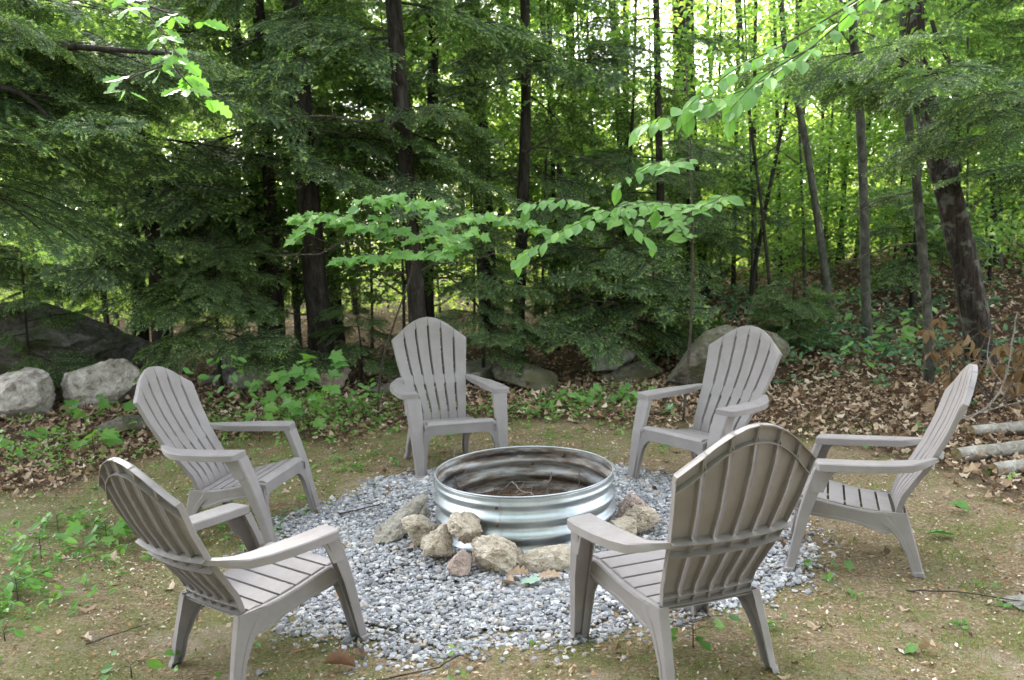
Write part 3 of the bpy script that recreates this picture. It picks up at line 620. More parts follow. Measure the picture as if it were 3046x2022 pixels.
# ================================================================== FOREST
# ---- hemlock branch meshes: flat drooping sprays of needled twigs
def hemlock_branch(seed, L=1.0, dens=1.0):
    rg = np.random.default_rng(seed); V = []; F = []; T = []; wood_ = MB(); n = 0
    yaw = rg.normal(0, .25); droop = rg.uniform(.12, .3)
    ax = lambda t: np.array([t*L, yaw*t*t*L*.35, (.10*t-droop*t*t)*L])
    P = np.array([ax(t) for t in np.linspace(0, 1, 9)]); wood_.add(*tube(P, np.linspace(.006, .0015, 9)*L**.5, 4))
    ns = int(44*dens); tw = []
    for i in range(ns):
        t = .10+.90*(i/ns)**.92; side = 1 if i % 2 else -1
        if rg.uniform() < .14 and t < .9: continue
        ln = L*(.46*(1-t)**.75+.05)*rg.uniform(.5, 1.25)*(1 if t > .2 else .65); a = side*R(rg.uniform(38, 74)*(1-.25*t))
        tang = ax(min(t+.02, 1.02))-ax(t-.02); tang /= np.linalg.norm(tang)
        d = np.array([tang[0]*math.cos(a)-tang[1]*math.sin(a), tang[0]*math.sin(a)+tang[1]*math.cos(a), tang[2]+rg.normal(.02, .09)])
        p0 = ax(t); d2 = d.copy(); pts = [p0]; m_ = 6
        for q in range(m_):
            d2 = d2+np.array([.05, 0, -.055-.03*rg.uniform()]); d2 /= np.linalg.norm(d2); pts.append(pts[-1]+d2*ln/m_)
        pts = np.array(pts); wood_.add(*tube(pts, np.linspace(.0022, .0008, len(pts)), 3, cap=False))
        tw.append((pts[m_-2], pts[-1]-pts[m_-2], ln*.33, 1.0))
        k2 = max(2, int(ln/.030))
        for j in range(k2):
            u = (j+.6)/k2*(m_); q0 = int(min(u, m_-1)); f = u-q0; pp = pts[q0]*(1-f)+pts[q0+1]*f; dd = pts[q0+1]-pts[q0]; dd /= np.linalg.norm(dd)
            s2 = 1 if j % 2 else -1; a2 = s2*R(rg.uniform(42, 62)); e = np.array([dd[0]*math.cos(a2)-dd[1]*math.sin(a2), dd[0]*math.sin(a2)+dd[1]*math.cos(a2), dd[2]-.10+rg.normal(0, .26)])
            tw.append((pp, e/np.linalg.norm(e), (.045+.075*(1-u/m_))*rg.uniform(.7, 1.25), .55*rg.uniform()+.3*(u/m_)*(t > .4)))
    for pp, d, ln, tip in tw:
        d = d/np.linalg.norm(d); sd_ = np.cross(d, (0, 0, 1)); sd_ /= np.linalg.norm(sd_)+1e-9; up = np.cross(sd_, d)
        k3 = max(3, int(ln/.0125)); base_t = rg.uniform(.05, .45); new_growth = rg.uniform() < .42  # some twigs end in pale yellow-green new growth
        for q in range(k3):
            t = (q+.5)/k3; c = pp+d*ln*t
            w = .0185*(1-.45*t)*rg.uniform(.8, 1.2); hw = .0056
            tint = 1.1 if (new_growth and t > .6) else base_t+(.3 if t > .7 else 0); w *= 1.15 if new_growth and t > .6 else 1
            for s in (-1, 1):
                e = sd_*s*w+d*w*.55+up*rg.normal(0, .0035)
                V += [c-d*hw, c+d*hw, c+e]; F.append((n, n+1, n+2)); T += [tint]*3; n += 3
    return np.array(V), F, np.array(T), wood_
def make_hem_mesh(seed, L, dens=1.0):
    """one bough: a sagging axis that carries several separate sprays of its own"""
    rg = np.random.default_rng(seed); Vs, Fs, Ts = [], [], []; wd = MB(); off = 0; yaw = rg.normal(0, .3); droop = rg.uniform(.10, .26)
    ax = lambda t: np.array([t*L, yaw*t*t*L*.4, (.12*t-droop*t*t)*L])
    wd.add(*tube([ax(t) for t in np.linspace(0, 1, 9)], np.linspace(.012, .0025, 9)*L**.5, 5)); ns = int(9*L)
    for i in range(ns+1):
        t = .16+.80*(i/ns); side = 1 if i % 2 else -1; tip = i == ns
        l = L*(.50*(1-t)**.6+.12)*rg.uniform(.75, 1.2); az = 0 if tip else side*R(rg.uniform(38, 66))
        V, F, T, w2 = hemlock_branch(seed*31+i, l, dens*(.42+.42*l))
        Rm = orient(az+yaw*t, R(rg.uniform(-22, 8)), rg.normal(0, .35)); o = ax(t)+np.array([0, 0, rg.normal(0, .015)])
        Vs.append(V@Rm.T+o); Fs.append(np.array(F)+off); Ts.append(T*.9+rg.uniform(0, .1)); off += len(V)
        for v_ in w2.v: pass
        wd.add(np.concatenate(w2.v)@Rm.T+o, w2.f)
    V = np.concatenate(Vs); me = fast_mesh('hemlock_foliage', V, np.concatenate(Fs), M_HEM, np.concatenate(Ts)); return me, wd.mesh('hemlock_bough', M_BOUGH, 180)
def orient(az, el, roll):
    return np.array((Matrix.Rotation(az, 3, 'Z') @ Matrix.Rotation(-el, 3, 'Y') @ Matrix.Rotation(roll, 3, 'X')))
HEM_L = (1.9, 1.9, 1.6, 1.6, 1.2, 1.2)
HEM = [make_hem_mesh(100+i, L) for i, L in enumerate(HEM_L)]
print('HEMTRIS', [len(h[0].polygons) for h in HEM])
DEAD = []
for i in range(4):
    m = MB(); rg = np.random.default_rng(i); P = curve([(0, 0, 0), (.3, .02, .02), (.65, -.05, -.03), (1, .04, -.12)], 10)+rg.normal(0, .012, (10, 3)); m.add(*tube(P, np.linspace(.011, .002, 10), 5))
    for j in range(7):
        t = rg.uniform(.2, .9); p = P[int(t*9)]; a = rg.choice((-1, 1))*rg.uniform(.4, 1.1); l = rg.uniform(.12, .4)*(1.1-t); Q = curve([p, p+np.array([math.cos(a), math.sin(a), rg.normal(-.1, .2)])*l*.6, p+np.array([math.cos(a), math.sin(a), rg.normal(-.35, .2)])*l], 5); m.add(*tube(Q, np.linspace(.004, .0012, 5), 3))
    DEAD.append(m.mesh('bare_branch', M_TWIG, 180))
def trunk_mesh(P, r0, r1, mat, sides=14, n=26, flare=.35, jit=.05):
    C = curve(P, n); t = np.linspace(0, 1, n); rad = r0+(r1-r0)*t; h = C[:, 2]-C[0, 2]; rad = rad*(1+flare*np.exp(-np.maximum(h, 0)/.22))
    m = MB(); m.add(*tube(C, rad, sides, jit)); return m.mesh('trunk', mat, 180), C, rad
def tree_root(name, P0, label, group): return thing(name, P0, label, 'tree', group)
def orient(az, el, roll):
    return np.array((Matrix.Rotation(az, 3, 'Z') @ Matrix.Rotation(-el, 3, 'Y') @ Matrix.Rotation(roll, 3, 'X')))
def hemlock(P, r0, r1, label, spec, seed, mat=None, dead=(0, 0, 0), group='hemlock trees at the edge of the clearing', top=None, sides=14):
    """P: trunk points (world). spec: list of (z0, z1, count, length0, length1, az0, az1, el)"""
    rg = random.Random(seed); P = np.asarray(P, float); base = P[0].copy(); base[2] = tz(base[0], base[1])-.06; P[0] = base
    root = tree_root('hemlock_tree', base, label, group); me, C, rad = trunk_mesh(P-base, r0, r1, mat or M_BARK, sides); link('trunk', me, root)
    def at(z):
        zz = z-base[2]; return np.array([np.interp(zz, C[:, 2], C[:, i]) for i in range(3)])
    ga_ = rg.uniform(0, 6)
    for z0_, z1_, cnt, l0, l1, a0, a1, el in spec:
        if z1_ > 6.8 and 'photographer' not in group: cnt = max(3, int(cnt*(6.8-z0_)/(z1_-z0_)*1.1)); z1_ = 6.8
        for i in range(cnt):
            f = (i+rg.uniform(0, .8))/cnt; z = z0_+(z1_-z0_)*f; ga_ += 2.39996
            az = a0+(ga_ % 6.2832)/6.2832*(a1-a0); ln = (l0+(l1-l0)*f)*rg.uniform(.8, 1.2); k_ = rg.randrange(6); s = ln/HEM_L[k_]
            M = m4(orient(az, R(el+rg.uniform(-12, 10)), rg.uniform(-.25, .25)), at(z), (s, min(s, 1.25), min(s, 1.25)))
            b = link('branch', HEM[k_][1], root, mat4=M); link('foliage', HEM[k_][0], b)
    for i in range(dead[2]):
        z = dead[0]+(dead[1]-dead[0])*rg.random(); s = rg.uniform(.5, 1.5); link('bare_branch', DEAD[rg.randrange(4)], root, mat4=m4(orient(rg.uniform(0, 6.28), R(rg.uniform(-20, 15)), rg.uniform(0, 6)), at(z), s))
    return root
# ---- broadleaf sprays
def spray_mesh(seed, n, size, lw, mat, flat=.16, name='foliage', layers=5):
    """a loose cloud of leaves lying in nearly level layers, on hidden-fine twigs"""
    rg = np.random.default_rng(seed)
    lay = rg.integers(0, layers, n); cx_ = rg.normal(0, .28, (layers, 2)); r_ = np.sqrt(rg.uniform(0, 1, n))*.62; a = rg.uniform(0, 6.28, n)
    P = np.stack([(cx_[lay, 0]+r_*np.cos(a))*size, (cx_[lay, 1]+r_*np.sin(a))*size, ((lay/layers-.5)*flat*4+rg.normal(0, .03, n)-.12*r_)*size], -1)
    tv = np.array([(0, 0, 0), (.30, .45, .07), (0, 1, -.08), (-.30, .45, .07)]); tf = np.array([(0, 1, 2), (0, 2, 3)])
    V, F = scatter(tv, tf, P, rand_rot(n, .45, rg), lw*rg.uniform(.7, 1.3, n)); return fast_mesh(name, V, F, mat)
SPR_NEAR = [spray_mesh(200+i, 230, .75, .075, M_BEECH) for i in range(4)]
SPR_MID = [spray_mesh(210+i, 420, 1.25, .085, M_BEECH) for i in range(4)]
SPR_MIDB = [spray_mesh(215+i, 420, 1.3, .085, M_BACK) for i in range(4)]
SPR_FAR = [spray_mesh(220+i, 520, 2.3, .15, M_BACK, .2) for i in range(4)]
SPR_TOP = [spray_mesh(230+i, 420, 2.6, .19, M_BEECH, .2) for i in range(3)]
def broadleaf(P, r0, r1, label, spec, seed, mat=None, group='broadleaf trees in the sunlit wood', name='broadleaf_tree', sides=12, dead=(0, 0, 0), flare=.3):
    """spec: list of (meshes, z0, z1, count, radius)"""
    rg = random.Random(seed); P = np.asarray(P, float); base = P[0].copy(); base[2] = tz(base[0], base[1])-.06; P[0] = base
    root = tree_root(name, base, label, group); me, C, rad = trunk_mesh(P-base, r0, r1, mat or M_BARKG, sides, flare=flare); link('trunk', me, root)
    def at(z):
        zz = z-base[2]; return np.array([np.interp(zz, C[:, 2], C[:, i]) for i in range(3)])
    limb = MB(); nl = 0
    for meshes, z0_, z1_, cnt, rad_ in spec:
        for i in range(cnt):
            z = z0_+(z1_-z0_)*rg.random(); a = rg.uniform(0, 6.28); r_ = rad_*math.sqrt(rg.uniform(.06, 1)); c = at(z); e = c+np.array([r_*math.cos(a), r_*math.sin(a), .25*r_])
            link('foliage', rg.choice(meshes), root, mat4=m4(orient(rg.uniform(0, 6.28), rg.uniform(-.2, .2), rg.uniform(-.2, .2)), e, rg.uniform(.75, 1.2)))
            if nl < 6: s0 = at(z-.35*r_); limb = MB(); limb.add(*tube(curve([s0, (s0+e)/2+np.array([0, 0, .05*r_]), e], 6), np.linspace(.010+.006*r_, .003, 6), 5)); link('limb', limb.mesh('limb', M_TWIG, 180), root); nl += 1
    for i in range(dead[2]):
        z = dead[0]+(dead[1]-dead[0])*rg.random(); link('bare_branch', DEAD[rg.randrange(4)], root, mat4=m4(orient(rg.uniform(0, 6.28), R(rg.uniform(-10, 30)), 0), at(z), rg.uniform(.4, 1.1)))
    return root
PI = math.pi
FRONT = (-2.7, -.4)   # azimuths pointing towards the clearing
# main hemlocks ------------------------------------------------------
hemlock([(-2.78, 5.54, 0), (-2.76, 5.54, .9), (-2.72, 5.54, 2.9), (-2.7, 5.6, 7)], .095, .05, 'slim dark hemlock trunk left of the widest trunk', [(2.6, 6.5, 13, 1.8, 1.3, 0, 6.283, -8), (1.3, 2.6, 6, 1.0, 1.4, 2.5, 4.6, -6)], 1, dead=(.6, 3, 12))
hemlock([(-2.07, 4.54, 0), (-2.06, 4.54, .7), (-2.10, 4.54, 3.3), (-2.12, 4.6, 8)], .145, .09, 'widest dark hemlock trunk, left of the maple spray', [(2.75, 7.0, 17, 1.8, 1.4, 0, 6.283, -8), (2.2, 2.8, 4, 1.2, 1.6, -1.3, .6, -10)], 2, dead=(.6, 3, 14))
hemlock([(-.95, 4.04, 0), (-.97, 4.04, .9), (-1.04, 4.04, 3.5), (-1.10, 4.05, 8)], .098, .062, 'forked central hemlock rising behind the maple leaves', [(3.3, 7.0, 11, 1.5, 1.3, 0, 6.283, -10), (1.9, 3.0, 6, .9, .9, -1.9, .9, -14)], 3, dead=(1.0, 3.6, 16), mat=M_BARK)
hemlock([(-1.05, 6.04, 0), (-1.02, 6.04, 1.2), (-.83, 6.04, 3.7), (-.7, 6, 7)], .08, .05, 'thin hemlock trunk close behind the forked one', [(3.4, 6.5, 8, 1.4, 1.2, 0, 6.283, -8)], 4, dead=(.6, 3, 12))
hemlock([(-.34, 7.04, 0), (-.33, 7.04, 1.5), (-.38, 7.04, 4.4), (-.4, 7, 9)], .13, .09, 'brown straight hemlock trunk behind and right of the maple leaves', [(3.4, 8, 11, 1.6, 1.5, 0, 6.283, -8)], 5, dead=(.8, 4, 14))
hemlock([(.02, 5.3, 0), (.04, 5.3, .55), (.14, 5.3, 1.9), (.22, 5.3, 3.3), (.25, 5.3, 6)], .085, .045, 'slender crooked hemlock rising right of the rear chair', [(2.9, 5.8, 14, 1.25, 1.0, 0, 6.283, -12), (1.35, 2.2, 4, .8, .9, -1.6, .6, -10)], 6, dead=(.5, 2.5, 10))
hemlock([(1.05, 4.9, 0), (1.07, 4.9, .6), (1.1, 4.92, 1.3), (1.1, 4.95, 1.9)], .028, .010, 'low young hemlock with wide skirts of branches left of the big mossy boulder', [(.5, 1.6, 20, 1.2, .8, 0, 6.283, -4)], 7)
hemlock([(-.35, 4.35, 0), (-.33, 4.35, .8), (-.30, 4.36, 1.9)], .02, .008, 'knee-high young hemlock behind the right arm of the rear chair', [(.35, 1.7, 16, .75, .4, -2.6, .9, -6)], 8)
hemlock([(1.75, 5.6, 0), (1.72, 5.6, 1.8), (1.70, 5.6, 4.4), (1.7, 5.6, 7)], .05, .03, 'dark thin hemlock in front of the pale sky gap', [(1.2, 2.6, 9, 1.0, .9, 0, 6.283, -5), (3.0, 4.0, 4, 1.2, 1.1, 0, 6.283, -5)], 9)
# left mass
LEFT = [((-3.9, 4.9), .10, 'hemlock trunk deep in the dark foliage on the left', 11), ((-6.5, 4.8), .12, 'hemlock overhanging the huge dark boulder', 12), ((-4.8, 6.6), .10, 'hemlock behind the huge dark boulder', 13),
        ((-3.3, 6.9), .09, 'hemlock filling the gap left of the slim trunk', 14), ((-6.6, 6.3), .11, 'hemlock at the far left edge of the picture', 15)]
for (x, y), r_, lb, sd_ in LEFT:
    hemlock([(x, y, 0), (x+.05, y, 1.5), (x-.05, y, 4), (x, y, 8)], r_, .04, lb, [(1.05 if (y < 5 or x < -4.5) else .8, 2.6, 11, 1.25, 1.35, 0, 6.283, -4), (2.6, 7.0, 9, 1.35, 1.1, 0, 6.283, -8)], sd_, dead=(.4, 3, 10))
hemlock([(-4.9, 2.1, 0), (-4.9, 2.1, 1.5), (-4.95, 2.1, 3.5), (-5, 2.1, 6)], .13, .08, 'hemlock just outside the left edge whose boughs hang over the clearing', [(2.3, 3.7, 11, 2.3, 2.5, -.6, 1.5, -7), (3.7, 5.8, 8, 2.0, 1.6, -1, 2.4, -8)], 16, dead=(2.0, 3.4, 5))
hemlock([(-3.0, 4.1, 0), (-2.98, 4.1, .8), (-2.95, 4.12, 1.7)], .022, .008, 'small young hemlock above the maple seedlings', [(.55, 1.6, 18, .95, .6, -3, .2, -5)], 17)
hemlock([(-5.15, 4.55, 0), (-5.13, 4.55, .7), (-5.1, 4.55, 1.5)], .018, .006, 'sparse young hemlock in front of the huge dark boulder', [(.45, 1.4, 9, .7, .5, 0, 6.283, -3)], 29)
hemlock([(-1.62, 4.35, 0), (-1.6, 4.33, .5), (-1.66, 4.3, 1.1)], .012, .005, 'straggly low hemlock left of the rear chair', [(.25, 1.05, 10, .5, .35, 0, 6.283, -10)], 18)
hemlock([(-2.45, 7.6, 0), (-2.45, 7.6, 3), (-2.4, 7.6, 7)], .085, .05, 'hemlock seen between the slim and the widest trunk', [(1.9, 6.5, 14, 1.6, 1.3, 0, 6.283, -8)], 19, dead=(.6, 2, 6))
hemlock([(.9, 8.0, 0), (.9, 8.0, 3), (.95, 8, 8)], .085, .05, 'hemlock well back in the middle of the wood', [(1.6, 4.2, 6, 1.4, 1.2, 0, 6.283, -8)], 20, dead=(.8, 2, 6))
hemlock([(-1.5, 9.2, 0), (-1.5, 9.2, 3), (-1.5, 9.2, 8)], .10, .05, 'hemlock far behind the forked one', [(2.0, 6, 10, 1.7, 1.4, 0, 6.283, -8)], 21, dead=(.8, 2, 6))
GBK = 'hemlocks behind the photographer'
for i, (x, y, lb) in enumerate([(-6.5, -6.2, 'hemlock behind the photographer, far left'), (-3.6, -7.6, 'hemlock behind the photographer, near left'), (-.3, -8.2, 'hemlock straight behind the photographer'), (3.2, -7.8, 'hemlock behind the photographer, near right'), (6.4, -6.4, 'hemlock behind the photographer, far right')]):
    hemlock([(x, y, 0), (x, y, 3), (x+.1, y, 7), (x, y, 11)], .2, .06, lb, [(1.0, 3.2, 9, 2.4, 2.6, 0, 6.283, -6), (3.2, 10, 34, 3.6, 1.6, 0, 6.283, -2)], 60+i, group=GBK)
# right
hemlock([(5.6, 3.0, 0), (5.65, 3.0, 2), (5.7, 3.0, 6)], .13, .08, 'hemlock outside the right edge with long boughs reaching in', [(2.7, 3.9, 7, 1.4, 1.6, 2.0, 4.2, -2), (1.75, 2.1, 4, 1.5, 1.5, 2.3, 3.7, -2)], 22, group='hemlock trees at the edge of the clearing')
hemlock([(4.9, 6.2, 0), (4.95, 6.2, 2), (5.0, 6.2, 6)], .035, .02, 'young hemlock right of the big leaning trunk', [(.9, 1.9, 7, .9, .8, 0, 6.283, -6), (3.2, 5.0, 8, 1.3, 1.1, 0, 6.283, -6)], 23)
hemlock([(3.05, 5.0, 0), (3.05, 5.0, .45), (3.08, 5, .95)], .016, .006, 'low bushy hemlock on the leaf litter right of the big boulder', [(.15, .85, 20, .7, .4, 0, 6.283, 0)], 24)
hemlock([(2.35, 7.2, 0), (2.35, 7.2, 1.5), (2.4, 7.2, 5)], .03, .015, 'young hemlock in front of the two dark twin trunks', [(1.3, 3.0, 12, 1.2, .8, 0, 6.283, -5)], 25)
# named hardwoods of the right half -----------------------------------
GB = 'hardwood trees standing on the leafy rise'
def hw(P, r0, r1, label, seed, spec=(), mat=None, **kw): return broadleaf(P, r0, r1, label, list(spec), seed, mat, GB, 'hardwood_tree', **kw)
TOPS = (SPR_TOP, 6.0, 9.0, 1, 1.6)
hw([(1.50, 7.04, 0), (1.5, 7.04, .6), (1.55, 7.04, 4.3), (1.6, 7, 9)], .045, .03, 'thin dark trunk in front of the bright sky gap', 31, [], M_BARK)
hw([(2.64, 9.04, 0), (2.64, 9.04, .5), (2.61, 9.04, 4.7), (2.6, 9, 10)], .125, .10, 'thicker of the two dark twin trunks on the rise', 32, [(SPR_MID, 3.6, 5.5, 1, 1.2)], M_BARK)
hw([(2.79, 8.04, 0), (2.77, 8.04, .4), (2.60, 8.04, 2.6), (2.5, 8, 7)], .078, .05, 'right one of the two dark twin trunks on the rise', 33, [TOPS], M_BARK)
hw([(3.47, 8.04, 0), (3.46, 8.04, 1.2), (3.45, 8.04, 3.0), (3.5, 8, 7)], .036, .022, 'thin straight dark trunk above the small black rock', 34, [TOPS, (SPR_MID, 1.7, 3.0, 2, .9)], M_BARK)
hw([(3.86, 6.04, 0), (3.82, 6.04, .6), (3.55, 6.04, 2.3), (3.38, 6.04, 3.1), (3.24, 6.04, 3.8), (3.1, 6, 6)], .048, .032, 'slender trunk leaning to the left in front of the bright leaves', 35, [TOPS, (SPR_NEAR, 2.8, 4.0, 3, .8)])
hw([(3.91, 5.04, 0), (3.89, 5.04, .5), (3.80, 5.04, 2.4), (3.68, 5.04, 3.8), (3.6, 5, 7)], .052, .042, 'straight olive-grey trunk right of the leaning one', 36, [TOPS, (SPR_NEAR, 2.8, 4.4, 5, .8)])
hw([(3.90, 3.54, 0), (3.89, 3.54, .5), (3.74, 3.54, 1.9), (3.60, 3.54, 3.0), (3.5, 3.5, 6)], .046, .036, 'foremost thin trunk rising from the leaf litter', 37, [(SPR_NEAR, 2.8, 4.4, 6, .9)], M_BARKG, dead=(1.2, 2.6, 3))
hw([(4.66, 4.04, 0), (4.60, 4.04, .45), (4.46, 4.04, 1.1), (4.22, 4.04, 1.98), (4.04, 4.04, 2.6), (3.90, 4.04, 3.15), (3.7, 4.0, 6)], .135, .105, 'big rough-barked trunk leaning left, the thickest on the right', 38, [TOPS, (SPR_NEAR, 3.2, 4.6, 4, 1.0)], M_BARKL, sides=24, dead=(1.6, 3, 4))
hw([(6.35, 9.04, 0), (6.47, 9.04, .4), (6.72, 9.04, 2.2), (6.83, 9.04, 3.6), (6.9, 9, 9)], .16, .12, 'smooth grey beech trunk behind the big rough-barked one', 39, [TOPS, (SPR_MID, 3.5, 5.5, 4, 1.6)])
hw([(7.0, 8.04, 0), (6.98, 8.04, .4), (6.77, 8.04, 3.0), (6.7, 8, 8)], .058, .045, 'straight brown trunk near the right edge', 40, [TOPS, (SPR_MID, 2.6, 4.2, 3, 1.2)])
hw([(5.24, 10.04, 0), (5.2, 10.04, .7), (5.06, 10.04, 4.0), (5, 10, 8)], .03, .022, 'pole-thin trunk between the leaning and the straight olive trunk', 41, [(SPR_MID, 1.6, 4.2, 3, 1.2), TOPS])
hw([(-.32, 9.04, 0), (-.32, 9.04, 1.3), (-.39, 9.04, 2.8), (-.4, 9, 8)], .075, .06, 'pale birch-like trunk glimpsed behind the brown hemlock trunk', 42, [TOPS], M_LOGBARK)
hw([(7.6, 7.2, 0), (7.6, 7.2, 3), (7.5, 7.2, 7)], .06, .045, 'brown trunk at the right edge of the picture', 43, [TOPS, (SPR_MID, 2.2, 4.2, 4, 1.3)])
# thinner trunks scattered deeper in the wood --------------------------
rg = random.Random(5); cnt = 0; taken = []
while cnt < 64:
    d = rg.uniform(11.5, 23); u = rg.uniform(-.60, .62); x = -.04+u*d*1.02; gap = .02 < u < .32; y = -4.96+d
    if any((x-a)**2+(y-b)**2 < .5 for a, b in taken): continue
    taken.append((x, y)); r_ = rg.choice((.02, .025, .03, .035, .05, .07)); lean = rg.gauss(0, .25)
    SM = SPR_MIDB if d > 14.5 else SPR_MID; sp = [(SM, .9, 3.4, 7, 1.4), (SPR_MIDB, 3.4, 6, 2, 1.3)] if gap else ([(SM, 1.0, 3.4, 6, 1.3), (SM, 3.2, 6.5, 5, 1.5)] if x > .5 else [(SM, .8, 5.8, 9, 1.5)])
    broadleaf([(x, y, 0), (x+lean*.3, y, 2.5), (x+lean*.8, y, 6), (x+lean, y, 11)], r_, r_*.6, 'slender trunk among many, deep in the wood behind the clearing', sp, 300+cnt, M_BARK if rg.random() < .5 else M_BARKG, 'slender trunks deep in the wood', 'slender_tree', 7)
    cnt += 1
for i in range(18):
    d = rg.uniform(10.8, 16); u = .06+.50*(i+rg.uniform(.1, .9))/18; x = -.04+u*d; y = -4.96+d; ln_ = rg.gauss(0, .45); r_ = rg.choice((.022, .03, .04, .055))
    broadleaf([(x, y, 0), (x+ln_*.2, y, 1.5), (x+ln_*.6, y, 3.6), (x+ln_, y, 7.5)], r_, r_*.7, 'thin bare dark stem on the leafy rise at the right', [(SPR_MID, 2.4, 5.0, 1, 1.0)], 800+i, M_BARK if i % 3 else M_BARKG, 'thin bare stems on the leafy rise', 'thin_tree', 8, dead=(1, 4, 3))
for i, (x, y) in enumerate([(-6.6, 7.6), (-5.0, 8.2), (-3.6, 8.4), (-2.9, 6.3), (-1.9, 7.0), (-1.3, 5.4), (-.6, 8.4), (.35, 6.4), (1.1, 9.4), (.9, 6.9), (2.0, 8.2), (3.1, 7.0), (4.4, 8.0), (5.6, 8.4), (5.6, 6.4), (6.6, 6.6), (7.6, 9.0), (4.4, 11.0), (6.6, 11.4), (2.8, 11.2)]):
    broadleaf([(x, y, 0), (x+.05, y, 1.5), (x+rg.uniform(-.3, .3), y, 4.6)], .022, .010, 'young leafy beech filling a gap between the forest trunks', [(SPR_NEAR, .8, 2.4, 8, .9)]+([] if .03 < x/(y+4.96) < .27 else [(SPR_NEAR, 2.2, 4.8, 12, 1.0)]), 600+i, M_BARKG, 'young beeches between the forest trunks', 'understory_sapling', 6)
# sunlit trees and shrubs beyond the wood --------------------------------
cnt = 0
while cnt < 40:
    d = rg.uniform(25, 42); u = rg.uniform(-.66, .68); x = -.04+u*d; y = -4.96+d
    gap = .03 < u < .27        # the opening where the pale sky shows through
    hgt = 5.4 if gap else 12
    n = 11 if gap else 15
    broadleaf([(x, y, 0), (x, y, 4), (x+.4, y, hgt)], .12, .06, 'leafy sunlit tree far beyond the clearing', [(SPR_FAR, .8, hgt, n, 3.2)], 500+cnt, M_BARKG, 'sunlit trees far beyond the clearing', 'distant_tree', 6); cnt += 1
P = []; rgn = np.random.default_rng(9)
for i in range(260):
    d = rgn.uniform(17, 46); u = rgn.uniform(-.7, .72); P.append((u*d, -4.96+d))
base = MB(); Vs = []; Fs = []; off = 0
for i, (x, y) in enumerate(P):
    src = SPR_FAR[i % 4]; nV = len(src.vertices); co_ = np.empty(nV*3, np.float32); src.vertices.foreach_get('co', co_); fi = np.empty(len(src.polygons)*3, np.int32); src.polygons.foreach_get('vertices', fi)
    s = rgn.uniform(.45, .9); a = rgn.uniform(0, 6.28); c_ = co_.reshape(-1, 3)*s; c_ = np.stack([c_[:, 0]*math.cos(a)-c_[:, 1]*math.sin(a), c_[:, 0]*math.sin(a)+c_[:, 1]*math.cos(a), c_[:, 2]], -1)
    Vs.append(c_+np.array([x, y, tz(x, y)+rgn.uniform(.3, 1.3)])); Fs.append(fi.reshape(-1, 3)+off); off += nV
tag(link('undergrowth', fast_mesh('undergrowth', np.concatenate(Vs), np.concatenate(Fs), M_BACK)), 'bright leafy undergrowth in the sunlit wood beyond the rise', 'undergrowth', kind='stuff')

# limbs that reach into the picture from trunks outside it
def limb(name, parent_label, pts, r0, r1, sprays, seed):
    rt_ = next(o for o in bpy.data.objects if o.get('label') == parent_label); b0 = np.array(rt_.location); rg = random.Random(seed)
    C = curve(np.array(pts)-b0, 14); m = MB(); m.add(*tube(C, np.linspace(r0, r1, 14), 8, .05)); o = link('limb', m.mesh('limb', M_BARK, 180), rt_)
    for i in range(sprays):
        t = rg.uniform(.15, 1); p = C[int(t*13)]; d = C[min(13, int(t*13)+1)]-C[max(0, int(t*13)-1)]; az = math.atan2(d[1], d[0])+rg.choice((-1, 1))*rg.uniform(.4, 1.3); k_ = rg.randrange(6); s = rg.uniform(.6, 1.1)*1.1/HEM_L[k_]
        b = link('branch', HEM[k_][1], rt_, mat4=m4(orient(az, R(rg.uniform(-22, 2)), rg.uniform(-.3, .3)), p, s)); link('foliage', HEM[k_][0], b)
LB = 'hemlock outside the right edge with long boughs reaching in'; LL = 'hemlock just outside the left edge whose boughs hang over the clearing'
limb('limb', LB, [(5.65, 3.0, 2.1), (4.7, 2.7, 2.25), (4.14, 2.54, 2.45), (3.89, 2.54, 2.56), (3.66, 2.54, 2.71), (3.48, 2.54, 2.9), (3.38, 2.54, 3.15)], .045, .016, 5, 1)
limb('limb', LB, [(3.55, 2.54, 2.80), (3.42, 2.34, 2.72), (3.32, 2.34, 2.74), (3.1, 2.34, 2.81), (2.88, 2.3, 2.92)], .014, .006, 6, 2)
limb('limb', LL, [(-4.95, 2.1, 3.25), (-4.2, 1.75, 3.15), (-3.47, 1.54, 3.08), (-3.12, 1.54, 3.02), (-2.8, 1.54, 2.98), (-2.3, 1.5, 2.92)], .05, .012, 7, 3)
limb('limb', LL, [(-4.93, 2.1, 2.95), (-4.2, 1.8, 2.85), (-3.51, 1.54, 2.75), (-3.31, 1.54, 2.65), (-3.1, 1.5, 2.43)], .03, .010, 6, 4)

